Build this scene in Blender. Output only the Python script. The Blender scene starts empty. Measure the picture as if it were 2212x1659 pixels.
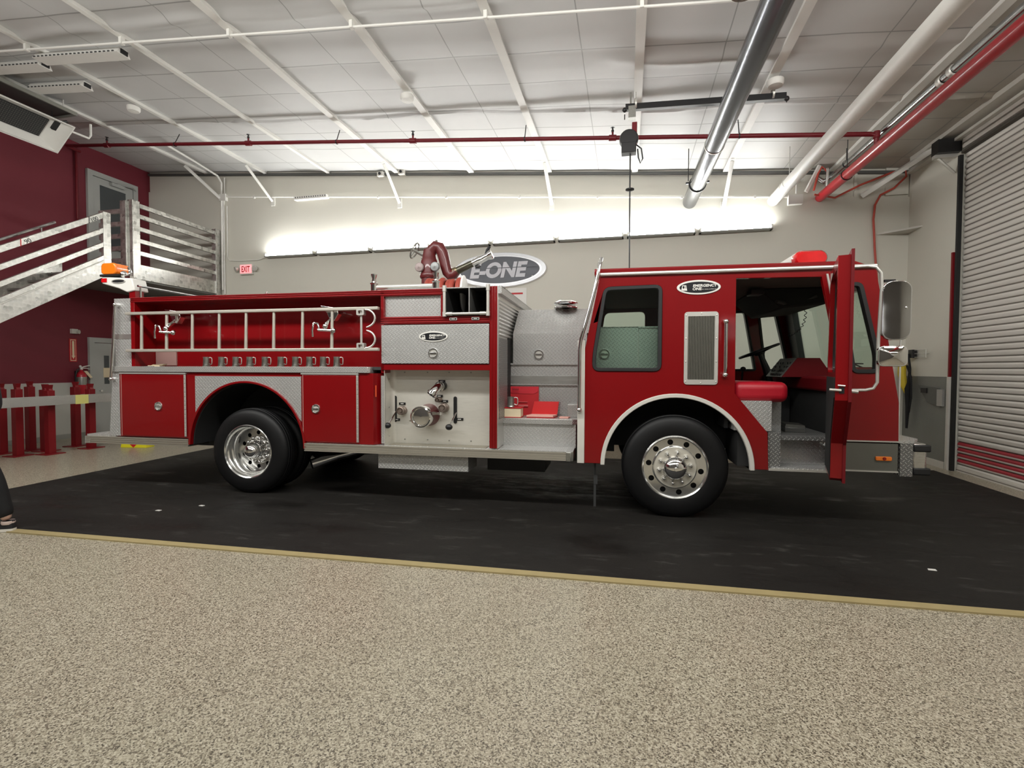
import bpy, bmesh, math, random
from mathutils import Vector, Matrix
from mathutils.geometry import tessellate_polygon
random.seed(7)
PI = math.pi
sc = bpy.context.scene
COL = sc.collection

# ------------------------------------------------------------------ mesh builder
class M:
    """Collects simple solids and links them as ONE mesh object."""
    def __init__(s):
        s.v = []; s.f = []
    def add(s, vs, fs):
        n = len(s.v)
        s.v += [tuple(v) for v in vs]
        s.f += [tuple(i + n for i in f) for f in fs]
        return s
    def box(s, x0, x1, y0, y1, z0, z1):
        return s.add([(x0,y0,z0),(x1,y0,z0),(x1,y1,z0),(x0,y1,z0),(x0,y0,z1),(x1,y0,z1),(x1,y1,z1),(x0,y1,z1)],
                     [(0,3,2,1),(4,5,6,7),(0,1,5,4),(1,2,6,5),(2,3,7,6),(3,0,4,7)])
    def cyl(s, p0, p1, r0, r1=None, n=16, caps=True):
        p0 = Vector(p0); p1 = Vector(p1); r1 = r0 if r1 is None else r1
        d = (p1 - p0).normalized()
        a = Vector((0,0,1)) if abs(d.z) < .9 else Vector((1,0,0))
        u = d.cross(a).normalized(); w = d.cross(u)
        vs = []
        for p, r in ((p0, r0), (p1, r1)):
            for i in range(n):
                t = 2*PI*i/n
                vs.append(p + (u*math.cos(t) + w*math.sin(t))*r)
        fs = [(i, (i+1) % n, n+(i+1) % n, n+i) for i in range(n)]
        if caps: fs += [tuple(range(n)), tuple(range(n, 2*n))]
        return s.add(vs, fs)
    def tube(s, pts, r, n=10, closed=False, caps=True):
        pts = [Vector(p) for p in pts]; k = len(pts)
        vs = []; u = None
        for i, p in enumerate(pts):
            if closed: d = pts[(i+1) % k] - pts[i-1]
            else: d = pts[min(i+1, k-1)] - pts[max(i-1, 0)]
            d.normalize()
            if u is None:
                a = Vector((0,0,1)) if abs(d.z) < .9 else Vector((1,0,0))
                u = d.cross(a).normalized()
            else:
                u = (u - d*u.dot(d)).normalized()
            w = d.cross(u)
            rr = r[i] if isinstance(r, (list, tuple)) else r
            for j in range(n):
                t = 2*PI*j/n
                vs.append(p + (u*math.cos(t) + w*math.sin(t))*rr)
        fs = []
        m = k if closed else k-1
        for i in range(m):
            for j in range(n):
                a0 = i*n+j; a1 = i*n+(j+1) % n; b0 = ((i+1) % k)*n+j; b1 = ((i+1) % k)*n+(j+1) % n
                fs.append((a0, a1, b1, b0))
        if caps and not closed: fs += [tuple(range(n)), tuple(range((k-1)*n, k*n))]
        return s.add(vs, fs)
    def lathe(s, prof, o, axis=(0,0,1), n=32, closed=False, caps=True):
        """prof: (radius, height along axis)."""
        o = Vector(o); d = Vector(axis).normalized()
        a = Vector((0,0,1)) if abs(d.z) < .9 else Vector((1,0,0))
        u = d.cross(a).normalized(); w = d.cross(u)
        vs = []; k = len(prof)
        for r, h in prof:
            for i in range(n):
                t = 2*PI*i/n
                vs.append(o + d*h + (u*math.cos(t) + w*math.sin(t))*max(r, 1e-4))
        fs = []
        for i in range(k if closed else k-1):
            for j in range(n):
                i2 = (i+1) % k
                fs.append((i*n+j, i*n+(j+1) % n, i2*n+(j+1) % n, i2*n+j))
        if not closed and caps:
            if prof[0][0] > 1e-3: fs.append(tuple(range(n)))
            if prof[-1][0] > 1e-3: fs.append(tuple(range((k-1)*n, k*n)))
        return s.add(vs, fs)
    def prism(s, poly, axis, a, b, holes=()):
        """poly in (x,z) for axis y, (y,z) for axis x, (x,y) for axis z; extruded from a to b."""
        loops = [list(poly)] + [list(h) for h in holes]
        def P(q, h):
            if axis == 'y': return (q[0], h, q[1])
            if axis == 'x': return (h, q[0], q[1])
            return (q[0], q[1], h)
        flat = [q for l in loops for q in l]; n = len(flat)
        vs = [P(q, a) for q in flat] + [P(q, b) for q in flat]
        if len(loops) == 1:
            fs = [tuple(range(n)), tuple(range(n, 2*n))]
        else:
            tris = tessellate_polygon([[Vector((q[0], q[1], 0)) for q in l] for l in loops])
            fs = [tuple(t) for t in tris] + [tuple(i+n for i in t) for t in tris]
        st = 0
        for l in loops:
            m = len(l)
            for i in range(m):
                j = (i+1) % m
                fs.append((st+i, st+j, st+j+n, st+i+n))
            st += m
        return s.add(vs, fs)
    def sphere(s, c, r, n=16, m=10):
        rx, ry, rz = r if isinstance(r, (list, tuple)) else (r, r, r)
        vs = [(c[0], c[1], c[2]+rz)]
        for i in range(1, m):
            p = PI*i/m
            for j in range(n):
                t = 2*PI*j/n
                vs.append((c[0]+rx*math.sin(p)*math.cos(t), c[1]+ry*math.sin(p)*math.sin(t), c[2]+rz*math.cos(p)))
        vs.append((c[0], c[1], c[2]-rz))
        fs = [(0, 1+j, 1+(j+1) % n) for j in range(n)]
        for i in range(m-2):
            for j in range(n):
                fs.append((1+i*n+j, 1+(i+1)*n+j, 1+(i+1)*n+(j+1) % n, 1+i*n+(j+1) % n))
        l = len(vs)-1; b = 1+(m-2)*n
        fs += [(b+j, l, b+(j+1) % n) for j in range(n)]
        return s.add(vs, fs)
    def xform(s, mat):
        s.v = [tuple(mat @ Vector(v)) for v in s.v]; return s
    def build(s, name, mat=None, parent=None, bevel=0, angle=35, sub=0, loc=None, rotz=0):
        me = bpy.data.meshes.new(name)
        me.from_pydata(s.v, [], s.f)
        bm = bmesh.new(); bm.from_mesh(me)
        bmesh.ops.recalc_face_normals(bm, faces=bm.faces)
        bm.to_mesh(me); bm.free()
        if sub:
            me.shade_smooth()
        else:
            me.shade_smooth()
            me.set_sharp_from_angle(angle=math.radians(angle))
        if mat: me.materials.append(mat)
        o = bpy.data.objects.new(name, me); COL.objects.link(o)
        if parent: o.parent = parent
        if loc: o.location = loc
        if rotz: o.rotation_euler.z = rotz
        if bevel:
            b = o.modifiers.new('bevel', 'BEVEL'); b.width = bevel; b.segments = 2; b.limit_method = 'ANGLE'
        if sub:
            b = o.modifiers.new('sub', 'SUBSURF'); b.levels = sub; b.render_levels = sub
        return o

def rrect(x0, x1, z0, z1, r, n=5):
    p = []
    for cx, cz, a in ((x1-r, z1-r, 0), (x0+r, z1-r, 90), (x0+r, z0+r, 180), (x1-r, z0+r, 270)):
        for i in range(n+1):
            t = math.radians(a+90*i/n); p.append((cx+r*math.cos(t), cz+r*math.sin(t)))
    return p
def ell(cx, cz, rx, rz, n=36):
    return [(cx+rx*math.cos(2*PI*i/n), cz+rz*math.sin(2*PI*i/n)) for i in range(n)]
def arc(cx, cz, rx, rz, a0, a1, n=24):
    return [(cx+rx*math.cos(math.radians(a0+(a1-a0)*i/n)), cz+rz*math.sin(math.radians(a0+(a1-a0)*i/n))) for i in range(n+1)]
def rounded(poly, r, n=4):
    """A polygon with every corner rounded."""
    out = []; k = len(poly)
    for i in range(k):
        a = Vector(poly[i-1]); b = Vector(poly[i]); c = Vector(poly[(i+1) % k])
        p = b + (a-b).normalized()*r; q = b + (c-b).normalized()*r
        for j in range(n+1):
            t = j/n
            out.append(tuple(p*(1-t)**2 + b*2*t*(1-t) + q*t*t))
    return out
def inset(poly, d):
    """A convex polygon shrunk by d."""
    k = len(poly); A = sum(poly[i][0]*poly[(i+1) % k][1]-poly[(i+1) % k][0]*poly[i][1] for i in range(k))
    sg = 1 if A > 0 else -1; out = []
    for i in range(k):
        a = Vector(poly[i-1]); b = Vector(poly[i]); c = Vector(poly[(i+1) % k])
        n1 = Vector((-(b-a).y, (b-a).x)).normalized()*sg; n2 = Vector((-(c-b).y, (c-b).x)).normalized()*sg
        m = (n1+n2); m = m/max(m.dot(n1), .3) if m.length > 1e-6 else n1
        out.append(tuple(b+m*d))
    return out

def tag(o, label, cat, group=None):
    o['label'] = label; o['category'] = cat
    if group: o['group'] = group
    return o
def thing(name, label, cat, loc=(0,0,0), rotz=0, group=None):
    o = bpy.data.objects.new(name, None); COL.objects.link(o)
    o.location = loc; o.rotation_euler = (0, 0, rotz); o.empty_display_size = .1
    return tag(o, label, cat, group)
def struct(o):
    o['kind'] = 'structure'; return o
def copy_tree(o, parent=None):
    c = o.copy(); COL.objects.link(c)
    if parent: c.parent = parent
    for ch in [x for x in o.children]: copy_tree(ch, c)
    return c
def text(name, body, mat, parent, loc, rot, w, h, ext=.002, shear=0, bold=0, align='CENTER', spacing=1.0):
    """Raised lettering fitted to w x h metres, turned into a mesh."""
    cu = bpy.data.curves.new(name, 'FONT'); cu.body = body; cu.size = 1; cu.shear = shear; cu.offset = bold
    cu.space_character = spacing; cu.resolution_u = 6
    o = bpy.data.objects.new(name, cu); COL.objects.link(o)
    bpy.context.view_layer.update()
    me = bpy.data.meshes.new_from_object(o)
    COL.objects.unlink(o); bpy.data.objects.remove(o)
    xs = [v.co.x for v in me.vertices]; ys = [v.co.y for v in me.vertices]
    cx = (min(xs)+max(xs))/2; cy = (min(ys)+max(ys))/2
    sx = w/(max(xs)-min(xs)); sy = h/(max(ys)-min(ys))
    for v in me.vertices: v.co = ((v.co.x-cx)*sx, (v.co.y-cy)*sy, 0)
    bm = bmesh.new(); bm.from_mesh(me)
    r = bmesh.ops.extrude_face_region(bm, geom=bm.faces[:])
    bmesh.ops.translate(bm, verts=[g for g in r['geom'] if isinstance(g, bmesh.types.BMVert)], vec=(0, 0, ext))
    bmesh.ops.recalc_face_normals(bm, faces=bm.faces)
    bm.to_mesh(me); bm.free()
    me.materials.clear(); me.materials.append(mat)
    for p in me.polygons: p.use_smooth = False; p.material_index = 0
    t = bpy.data.objects.new(name, me); COL.objects.link(t); t.parent = parent
    t.location = loc; t.rotation_euler = rot
    return t

# ------------------------------------------------------------------ materials
class N:
    def __init__(s, name):
        s.m = bpy.data.materials.new(name); s.m.use_nodes = True
        s.t = s.m.node_tree; s.n = s.t.nodes; s.l = s.t.links
        s.b = s.n['Principled BSDF']; s.out = s.n['Material Output']
    def node(s, typ, **kw):
        x = s.n.new(typ)
        for k, v in kw.items(): setattr(x, k, v)
        return x
    def link(s, a, b): s.l.new(a, b)
    def val(s, a, sock):
        if isinstance(a, (int, float)): sock.default_value = a
        else: s.link(a, sock)
    def math(s, op, a, b=None, c=None, clamp=False):
        x = s.node('ShaderNodeMath', operation=op); x.use_clamp = clamp
        s.val(a, x.inputs[0])
        if b is not None: s.val(b, x.inputs[1])
        if c is not None: s.val(c, x.inputs[2])
        return x.outputs[0]
    def mix(s, f, a, b):
        x = s.node('ShaderNodeMix', data_type='RGBA')
        s.val(f, x.inputs[0])
        for v, k in ((a, 6), (b, 7)):
            if isinstance(v, tuple): x.inputs[k].default_value = (*v, 1)
            else: s.link(v, x.inputs[k])
        return x.outputs[2]
    def fmix(s, f, a, b):
        x = s.node('ShaderNodeMix', data_type='FLOAT')
        s.val(f, x.inputs[0]); s.val(a, x.inputs[2]); s.val(b, x.inputs[3])
        return x.outputs[0]
    def obj(s): return s.node('ShaderNodeTexCoord').outputs['Object']
    def noise(s, scale, detail=3, rough=.5, vec=None, out='Fac'):
        x = s.node('ShaderNodeTexNoise'); x.inputs['Scale'].default_value = scale
        x.inputs['Detail'].default_value = detail; x.inputs['Roughness'].default_value = rough
        s.link(vec if vec is not None else s.obj(), x.inputs['Vector'])
        return x.outputs[out]
    def mapping(s, scale, vec=None, rot=(0,0,0)):
        x = s.node('ShaderNodeMapping'); x.inputs['Scale'].default_value = scale; x.inputs['Rotation'].default_value = rot
        s.link(vec if vec is not None else s.obj(), x.inputs['Vector']); return x.outputs[0]
    def ramp(s, f, stops):
        x = s.node('ShaderNodeValToRGB'); s.link(f, x.inputs[0])
        e = x.color_ramp.elements
        while len(e) < len(stops): e.new(.5)
        for i, (p, c) in enumerate(stops):
            e[i].position = p; e[i].color = (*c, 1) if isinstance(c, tuple) else (c, c, c, 1)
        return x.outputs[0]
    def bump(s, h, strength=.3, dist=.01):
        x = s.node('ShaderNodeBump'); x.inputs['Strength'].default_value = strength; x.inputs['Distance'].default_value = dist
        s.link(h, x.inputs['Height']); s.link(x.outputs[0], s.b.inputs['Normal']); return x
    def set(s, **kw):
        for k, v in kw.items():
            i = s.b.inputs[k]
            if isinstance(v, tuple): i.default_value = (*v, 1)
            elif isinstance(v, (int, float)): i.default_value = v
            else: s.link(v, i)
        return s
    def sep(s, vec):
        x = s.node('ShaderNodeSeparateXYZ'); s.link(vec, x.inputs[0]); return x.outputs
    def comb(s, a, b, c=0.0):
        x = s.node('ShaderNodeCombineXYZ'); s.val(a, x.inputs[0]); s.val(b, x.inputs[1]); s.val(c, x.inputs[2]); return x.outputs[0]
    def uv(s):
        """Face-plane coordinates in metres, picked by the object-space normal."""
        tc = s.node('ShaderNodeTexCoord'); p = s.sep(tc.outputs['Object']); n = s.sep(tc.outputs['Normal'])
        ax = s.math('GREATER_THAN', s.math('ABSOLUTE', n[0]), .7)
        az = s.math('GREATER_THAN', s.math('ABSOLUTE', n[2]), .7)
        return s.fmix(ax, p[0], p[1]), s.fmix(az, p[2], p[1])

def plain(name, col, rough=.5, metal=0., var=.06, scale=6, bump=0., **kw):
    s = N(name)
    f = s.noise(scale, 4)
    a = tuple(c*(1-var) for c in col); b = tuple(min(1, c*(1+var)) for c in col)
    s.set(**{'Base Color': s.mix(f, a, b), 'Roughness': s.fmix(f, max(0, rough-.04), rough+.04), 'Metallic': metal})
    for k, v in kw.items(): s.set(**{k.replace('_', ' '): v})
    if bump: s.bump(s.noise(scale*12, 4), bump, .004)
    return s.m

def red_paint(name, col, rough=.38, coat=.8, coat_rough=.06):
    s = N(name); f = s.noise(2.5, 4); g = s.noise(1.1, 2)
    s.set(**{'Base Color': s.mix(f, tuple(c*.92 for c in col), tuple(c*1.06 for c in col)),
             'Roughness': s.fmix(g, rough-.06, rough+.06), 'Specular IOR Level': .22, 'Coat Weight': coat, 'Coat Roughness': coat_rough})
    s.bump(s.noise(3, 2), .03, .02)
    return s.m

def tread_plate(name, base=(.62,.62,.60), cell=.042, rough=.3, lo=.55, tint=None):
    """Raised lozenges turned alternately left and right."""
    s = N(name); u, v = s.uv()
    us = s.math('DIVIDE', s.math('ADD', u, v), cell); vs = s.math('DIVIDE', s.math('SUBTRACT', u, v), cell)
    fu = s.math('FLOOR', us); fv = s.math('FLOOR', vs)
    par = s.math('MODULO', s.math('ABSOLUTE', s.math('ADD', fu, fv)), 2)
    x = s.math('SUBTRACT', s.math('SUBTRACT', us, fu), .5); y = s.math('SUBTRACT', s.math('SUBTRACT', vs, fv), .5)
    a = s.fmix(par, x, y); b = s.fmix(par, y, x)
    d = s.math('SQRT', s.math('ADD', s.math('POWER', s.math('DIVIDE', a, .52), 2), s.math('POWER', s.math('DIVIDE', b, .15), 2)))
    h = s.math('SUBTRACT', 1.15, d, clamp=True)
    hs = s.math('MULTIPLY', h, 2.2, clamp=True)
    n = s.noise(3.5, 3)
    c0 = tuple(c*lo for c in base)
    s.set(**{'Base Color': s.mix(hs, s.mix(n, c0, tuple(c*1.25 for c in c0)), base), 'Metallic': .55,
             'Roughness': s.fmix(hs, rough+.12, rough-.06)})
    s.bump(hs, 1.0, .006)
    return s.m

def swirl_metal(name):
    """Engine-turned aluminium: overlapping round polish marks."""
    s = N(name); u, v = s.uv()
    vec = s.comb(u, v)
    vo = s.node('ShaderNodeTexVoronoi', feature='F1'); vo.inputs['Scale'].default_value = 16; vo.inputs['Randomness'].default_value = .45
    s.link(vec, vo.inputs['Vector'])
    c = s.sep(vo.outputs['Color'])[0]
    d = vo.outputs['Distance']
    f = s.math('ADD', s.math('MULTIPLY', c, .7), s.math('MULTIPLY', d, .5), clamp=True)
    s.set(**{'Base Color': s.ramp(f, [(.0, (.36,.36,.34)), (1, (.68,.67,.63))]), 'Metallic': .75, 'Roughness': s.fmix(c, .26, .44)})
    s.bump(d, .15, .01)
    return s.m

def brushed(name, col=(.66,.66,.64), rough=.32, sc_=(2, 60, 60), metal=.9):
    s = N(name); f = s.noise(4, 4, .6, s.mapping(sc_))
    s.set(**{'Base Color': s.mix(f, tuple(c*.86 for c in col), col), 'Metallic': metal, 'Roughness': s.fmix(f, rough-.08, rough+.1)})
    s.bump(f, .05, .002)
    return s.m

def glass(name, tint=(.75,.86,.78), spec=.12, cover=.0):
    s = N(name); s.n.remove(s.b)
    tr = s.node('ShaderNodeBsdfTransparent'); tr.inputs[0].default_value = (*tint, 1)
    gl = s.node('ShaderNodeBsdfGlossy'); gl.inputs['Roughness'].default_value = .02
    fr = s.node('ShaderNodeFresnel'); fr.inputs['IOR'].default_value = 1.5
    mx = s.node('ShaderNodeMixShader')
    geo = s.node('ShaderNodeNewGeometry')        # the pane's inner face only transmits
    s.link(s.math('MULTIPLY', s.math('ADD', fr.outputs[0], spec, clamp=True), s.math('SUBTRACT', 1, geo.outputs['Backfacing'])), mx.inputs[0]); s.link(tr.outputs[0], mx.inputs[1]); s.link(gl.outputs[0], mx.inputs[2])
    s.link(mx.outputs[0], s.out.inputs[0]); return s.m

def lamp(name, col, strength):
    s = N(name); s.set(**{'Base Color': (.8,.8,.8), 'Emission Color': col, 'Emission Strength': strength}); return s.m

RED = red_paint('red_truck_paint', (.20,.0006,.0024), .36, .55)
RED_IN = red_paint('red_cab_trim', (.13,.003,.006), .55, .2, .3)
RED_PIPE = red_paint('red_pipe_paint', (.42,.012,.022), .4, .5, .15)
RED_POST = red_paint('red_post_paint', (.19,.006,.010), .5, .2, .3)
TREAD = tread_plate('aluminium_tread_plate', (.90,.90,.88), .043, .26, .50)
TREAD_DK = tread_plate('dull_tread_plate', (.62,.62,.60), .042, .36, .30)
TREAD_SM = tread_plate('fine_tread_plate', (.82,.81,.78), .03, .3, .50)
TREAD_WALL = tread_plate('wall_tread_plate', (.40,.41,.38), .034, .42, .55)
SWIRL = swirl_metal('engine_turned_aluminium')
ALU = brushed('brushed_aluminium', (.74,.73,.70), .34)
ALU_V = brushed('brushed_aluminium_upright', (.74,.73,.70), .34, (60, 60, 2))
PANEL = brushed('satin_pump_panel', (.80,.78,.71), .42, (3, 3, 30), .55)
SILVER = plain('dull_silver_trim', (.62,.61,.57), .42, .6)
CHROME = plain('chrome', (.86,.86,.86), .07, 1., .03, 3)
PEWTER = plain('pewter', (.40,.40,.37), .33, .9, .25, 40)
RUBBER = plain('black_rubber', (.012,.012,.013), .55, 0, .3, 14, .15)
TYRE = plain('tyre_rubber', (.005,.005,.0055), .5, 0, .25, 20, .1, Specular_IOR_Level=.3)
BLACK = plain('black_paint', (.010,.010,.011), .4)
BLACK_MAT = plain('matt_black', (.012,.012,.012), .8)
DARK = plain('dark_grey_plastic', (.035,.036,.036), .6, 0, .2)
GREY_LINER = plain('grey_headliner', (.10,.095,.085), .9, 0, .1, 10)
WHITE = plain('white_paint', (.74,.73,.69), .45, 0, .05)
WHITE_OLD = plain('aged_white_paint', (.60,.58,.53), .6, 0, .12, 5)
GREY_DOOR = plain('grey_door_paint', (.43,.44,.42), .45, 0, .06, 2)
PAPER = plain('paper', (.78,.66,.46), .9, 0, .06, 20)
PINK_PAPER = plain('pink_paper', (.78,.42,.36), .9, 0, .06, 20)
RED_CARD = plain('red_card', (.50,.012,.018), .55, 0, .1, 6)
RED_BRIGHT = plain('red_folder', (.62,.014,.016), .45, 0, .06, 6)
HOSE_RED = plain('red_hose_rubber', (.30,.045,.028), .6, 0, .2, 25)
DARK_RED_CAST = plain('dark_red_casting', (.10,.008,.009), .45, 0, .25, 12, .1, Coat_Weight=.3)
VINYL = plain('red_vinyl', (.40,.006,.018), .42, 0, .08, 8, .06)
AMBER = plain('amber_lens', (.90,.20,.01), .2, 0, .15, 30, 0, Coat_Weight=1.)
RED_LENS = plain('red_lens', (.62,.004,.008), .12, 0, .3, 9, 0, Coat_Weight=1.)
YELLOW = plain('yellow_plastic', (.85,.78,.02), .5)
YELLOW_DK = plain('yellow_strap', (.62,.46,.03), .7)
SKIN = plain('skin', (.56,.36,.28), .5)
HAIR = plain('brown_hair', (.06,.035,.02), .6)
CLOTH_BLACK = plain('black_cloth', (.010,.010,.011), .9, 0, .3, 30, .1)
GLASS = glass('cab_glass', (.93,.97,.945), .05)
GLASS_REAR = glass('rear_cab_glass', (.84,.92,.87), .04)
WINDSHIELD = glass('windshield_glass', (.86,.94,.89), .06)
DOOR_GLASS = plain('dark_door_glass', (.06,.07,.075), .12, 0, .1, 2, 0, Coat_Weight=.6)
MIRROR = plain('mirror_glass', (.62,.60,.58), .03, 1., .02)
GALV = plain('galvanised_steel', (.42,.43,.43), .25, 1., .18, 5)
STEEL_DK = plain('dark_polished_duct', (.12,.125,.14), .2, 1., .12, 4)
TUBE = lamp('lit_tube', (1.0,1.0,.985), 62)
EXIT_LIT = lamp('lit_exit_face', (1.0,.10,.13), 1.3)
EXIT_RED = plain('exit_letters', (.30,.004,.008), .5)
STAIR_TREAD = plain('grey_tread_underside', (.12,.105,.095), .7, 0, .3, 6)
# ------------------------------------------------------------------ room
XL, XR, YB, YF = -11.70, 4.82, 10.15, -7.0
def zc(x): return 6.42 - .0815*(x - XL)
YT = math.radians(2.02)
TRUCK_AT = Vector((.488, 5.221, 0))
TM = Matrix.Translation(TRUCK_AT) @ Matrix.Rotation(YT, 4, 'Z')
def TW(x, y, z): return TM @ Vector((x, y, z))        # truck metres -> room metres

# floor: resin with coloured flakes
s = N('flake_floor'); tc = s.obj()
v1 = s.node('ShaderNodeTexVoronoi'); v1.inputs['Scale'].default_value = 165; s.link(tc, v1.inputs['Vector'])
c1 = s.sep(v1.outputs['Color'])[0]
n1 = s.noise(240, 3, .6, tc)
n2 = s.noise(.55, 3, .5, tc)
f = s.math('ADD', s.math('MULTIPLY', c1, .62), s.math('MULTIPLY', n1, .42))
fl = s.ramp(f, [(.20, (.050,.041,.030)), (.36, (.222,.193,.142)), (.54, (.378,.343,.262)), (.72, (.49,.452,.355)), (.9, (.66,.625,.525))])
tint = s.ramp(n2, [(.35, (.98,.95,.93)), (.65, (1.0,1.0,.97))])
mm = s.node('ShaderNodeMix', data_type='RGBA', blend_type='MULTIPLY'); mm.inputs[0].default_value = 1
s.link(fl, mm.inputs[6]); s.link(tint, mm.inputs[7])
s.set(**{'Base Color': mm.outputs[2], 'Roughness': s.fmix(n1, .28, .48), 'Coat Weight': .25, 'Coat Roughness': .16})
s.bump(f, .12, .003)
FLOOR = s.m
struct(M().box(XL-.2, XR+.3, YF-.2, YB+.2, -.12, 0).build('floor', FLOOR))

# black drive bay
s = N('black_bay_coating'); tc = s.obj()
n1 = s.noise(.9, 5, .6, s.mapping((1, 2.2, 1), tc)); n2 = s.noise(60, 3, .6, tc); n3 = s.noise(2.6, 6, .7, s.mapping((1, 3, 1), tc))
dust = s.math('MULTIPLY', s.ramp(n3, [(.55, 0.0), (.72, 1.0)]), s.ramp(n1, [(.42, 0.0), (.62, 1.0)]))
base = s.mix(n1, (.006,.0055,.0055), (.020,.018,.0155))
pp_ = s.sep(tc)
gx = s.math('DIVIDE', s.math('ADD', pp_[0], 1.0), 1.5); gy_ = s.math('DIVIDE', s.math('SUBTRACT', pp_[1], 6.4), .75)
g_ = s.math('SUBTRACT', 1.0, s.math('ADD', s.math('MULTIPLY', gx, gx), s.math('MULTIPLY', gy_, gy_)), clamp=True)
n4 = s.noise(3.2, 6, .75, s.mapping((.8, 2.6, 1), tc))
scuff = s.math('MULTIPLY', s.ramp(n4, [(.46, 0.0), (.62, 1.0)]), g_)
base = s.mix(scuff, base, (.30,.30,.29))
s.set(**{'Base Color': s.mix(dust, base, (.06,.058,.053)), 'Roughness': s.math('SUBTRACT', .62, s.math('MULTIPLY', s.ramp(n1, [(.3, 1.0), (.45, 0.0)]), .3)),
         'Specular IOR Level': .22})
s.bump(n2, .25, .004)
BAY = s.m
def tpoly(pts, z0, z1):
    m = M(); w = [TW(x, y, 0) for x, y in pts]
    return m.prism([(p.x, p.y) for p in w], 'z', z0, z1)
mat_o = tpoly([(-8.0, -1.58), (4.05, -1.58), (4.18, 3.33), (-8.05, 3.33)], 0, .006).build('floor_mat', BAY)
tag(mat_o, 'black rubber floor mat lying under the red fire truck', 'mat')
EDGE = plain('tan_edge_strip', (.36,.29,.14), .55, 0, .12, 9)
eo = tpoly([(-8.0, -1.66), (4.05, -1.66), (4.05, -1.58), (-8.0, -1.58)], 0, .012).build('trim_1', EDGE); struct(eo)

# walls
s = N('cream_wall_paint'); n = s.noise(.8, 4); n2 = s.noise(55, 3)
s.set(**{'Base Color': s.mix(n, (.62,.605,.535), (.69,.675,.60)), 'Roughness': .7}); s.bump(n2, .12, .004); WALL = s.m
s = N('red_wall_paint'); n = s.noise(.7, 4); n2 = s.noise(60, 3)
s.set(**{'Base Color': s.mix(n, (.150,.012,.024), (.185,.017,.030)), 'Roughness': .62}); s.bump(n2, .12, .004); WALL_RED = s.m
WALL_GREY = plain('grey_wainscot_paint', (.50,.50,.46), .55, 0, .07, 1.5)
WALL_DIM = plain('far_wall_paint', (.16,.15,.14), .8)

w = M()
w.prism([(XL-.2, 0), (XR+.3, 0), (XR+.3, zc(XR+.3)+.3), (XL-.2, zc(XL-.2)+.3)], 'y', YB+.035, YB+.25)
w.prism([(XL, 0), (XR, 0), (XR, zc(XR)-.50), (XL, zc(XL)-.50)], 'y', YB, YB+.04)          # furred-out lower face ending at a sloping ledge
struct(w.build('wall_back', WALL))
w = M().prism([(YF, 0), (YB+.05, 0), (YB+.05, 6.9), (YF, 6.9)], 'x', XL-.2, XL)
struct(w.build('wall_left', WALL_RED))
struct(M().box(XL, XL+.02, YF, 8.57, .10, 1.20).build('trim_2', WALL_GREY))                # grey wainscot band
struct(M().box(XL, XL+.02, 9.62, YB, .10, 1.20).build('trim_3', WALL_GREY))
struct(M().box(XL, XL+.03, YF, 8.57, 0, .10).build('baseboard_left', plain('grey_vinyl_base', (.30,.30,.27), .6)))
DOOR_Y0, DOOR_Y1, DOOR_Z = 4.30, 8.78, 4.74
w = M().box(XR, XR+.25, DOOR_Y1, YB+.25, 0, 5.4)
w.box(XR, XR+.25, YF, DOOR_Y0, 0, 5.4).box(XR, XR+.25, DOOR_Y0, DOOR_Y1, 5.0, 5.4)
struct(w.build('wall_right', WALL))
struct(M().box(XL-.2, XR+.3, YF-.25, YF, 0, 7).build('wall_front', WALL_DIM))
DAY = lamp('daylit_pane', (.92,.96,1.0), 1.3)
for i, x in enumerate((-8.0, 3.35, 4.15)):
    wo_ = struct(M().prism([(x-.3, 2.5), (x+.3, 2.5), (x+.3, 3.3), (x-.3, 3.3)], 'y', YF, YF+.06, holes=[[(x-.26, 2.54), (x+.26, 2.54), (x+.26, 3.26), (x-.26, 3.26)]]).box(x-.02, x+.02, YF, YF+.05, 2.5, 3.3).build('window_%d' % (i+1), WHITE))
    M().box(x-.26, x+.26, YF+.005, YF+.02, 2.54, 3.26).build('pane', DAY, wo_)
struct(M().box(XR-.02, XR, 8.90, YB, .10, 1.42).build('trim_4', TREAD_WALL))               # tread-plate wainscot beside the roller door
struct(M().box(XR-.05, XR, 8.90, YB, 0, .10).box(-11, XR, YB-.03, YB, 0, .09).build('baseboard_right', WHITE_OLD))

# ceiling: insulation blankets sagging between the seams
s = N('white_insulation_facing'); tc = s.obj(); p = s.sep(tc)
n = s.noise(1.3, 4, .5, tc); wob = s.noise(.9, 2, .5, tc)
yy = s.math('ADD', p[1], s.math('MULTIPLY', wob, .07))
fy = s.math('FRACT', s.math('DIVIDE', s.math('ADD', yy, 20.68), .668))
seam = s.math('LESS_THAN', s.math('ABSOLUTE', s.math('SUBTRACT', fy, .5)), .016)
fx = s.math('FRACT', s.math('DIVIDE', s.math('ADD', p[0], 20.02), 1.69))
seam2 = s.math('LESS_THAN', s.math('ABSOLUTE', s.math('SUBTRACT', fx, .5)), .004)
col = s.mix(n, (.51,.51,.50), (.60,.60,.59))
dirt = s.math('MULTIPLY', s.math('MULTIPLY', s.math('GREATER_THAN', p[0], 2.2), s.math('SUBTRACT', p[0], 2.2)), .62, clamp=True)
soot = s.math('MULTIPLY', dirt, s.noise(.8, 3, .5, tc))
col = s.mix(soot, col, (.26,.20,.12))
s.set(**{'Base Color': s.mix(s.math('MULTIPLY', s.math('MAXIMUM', seam, seam2), .7), col, (.20,.20,.19)), 'Roughness': .45})
CEIL = s.m
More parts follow.
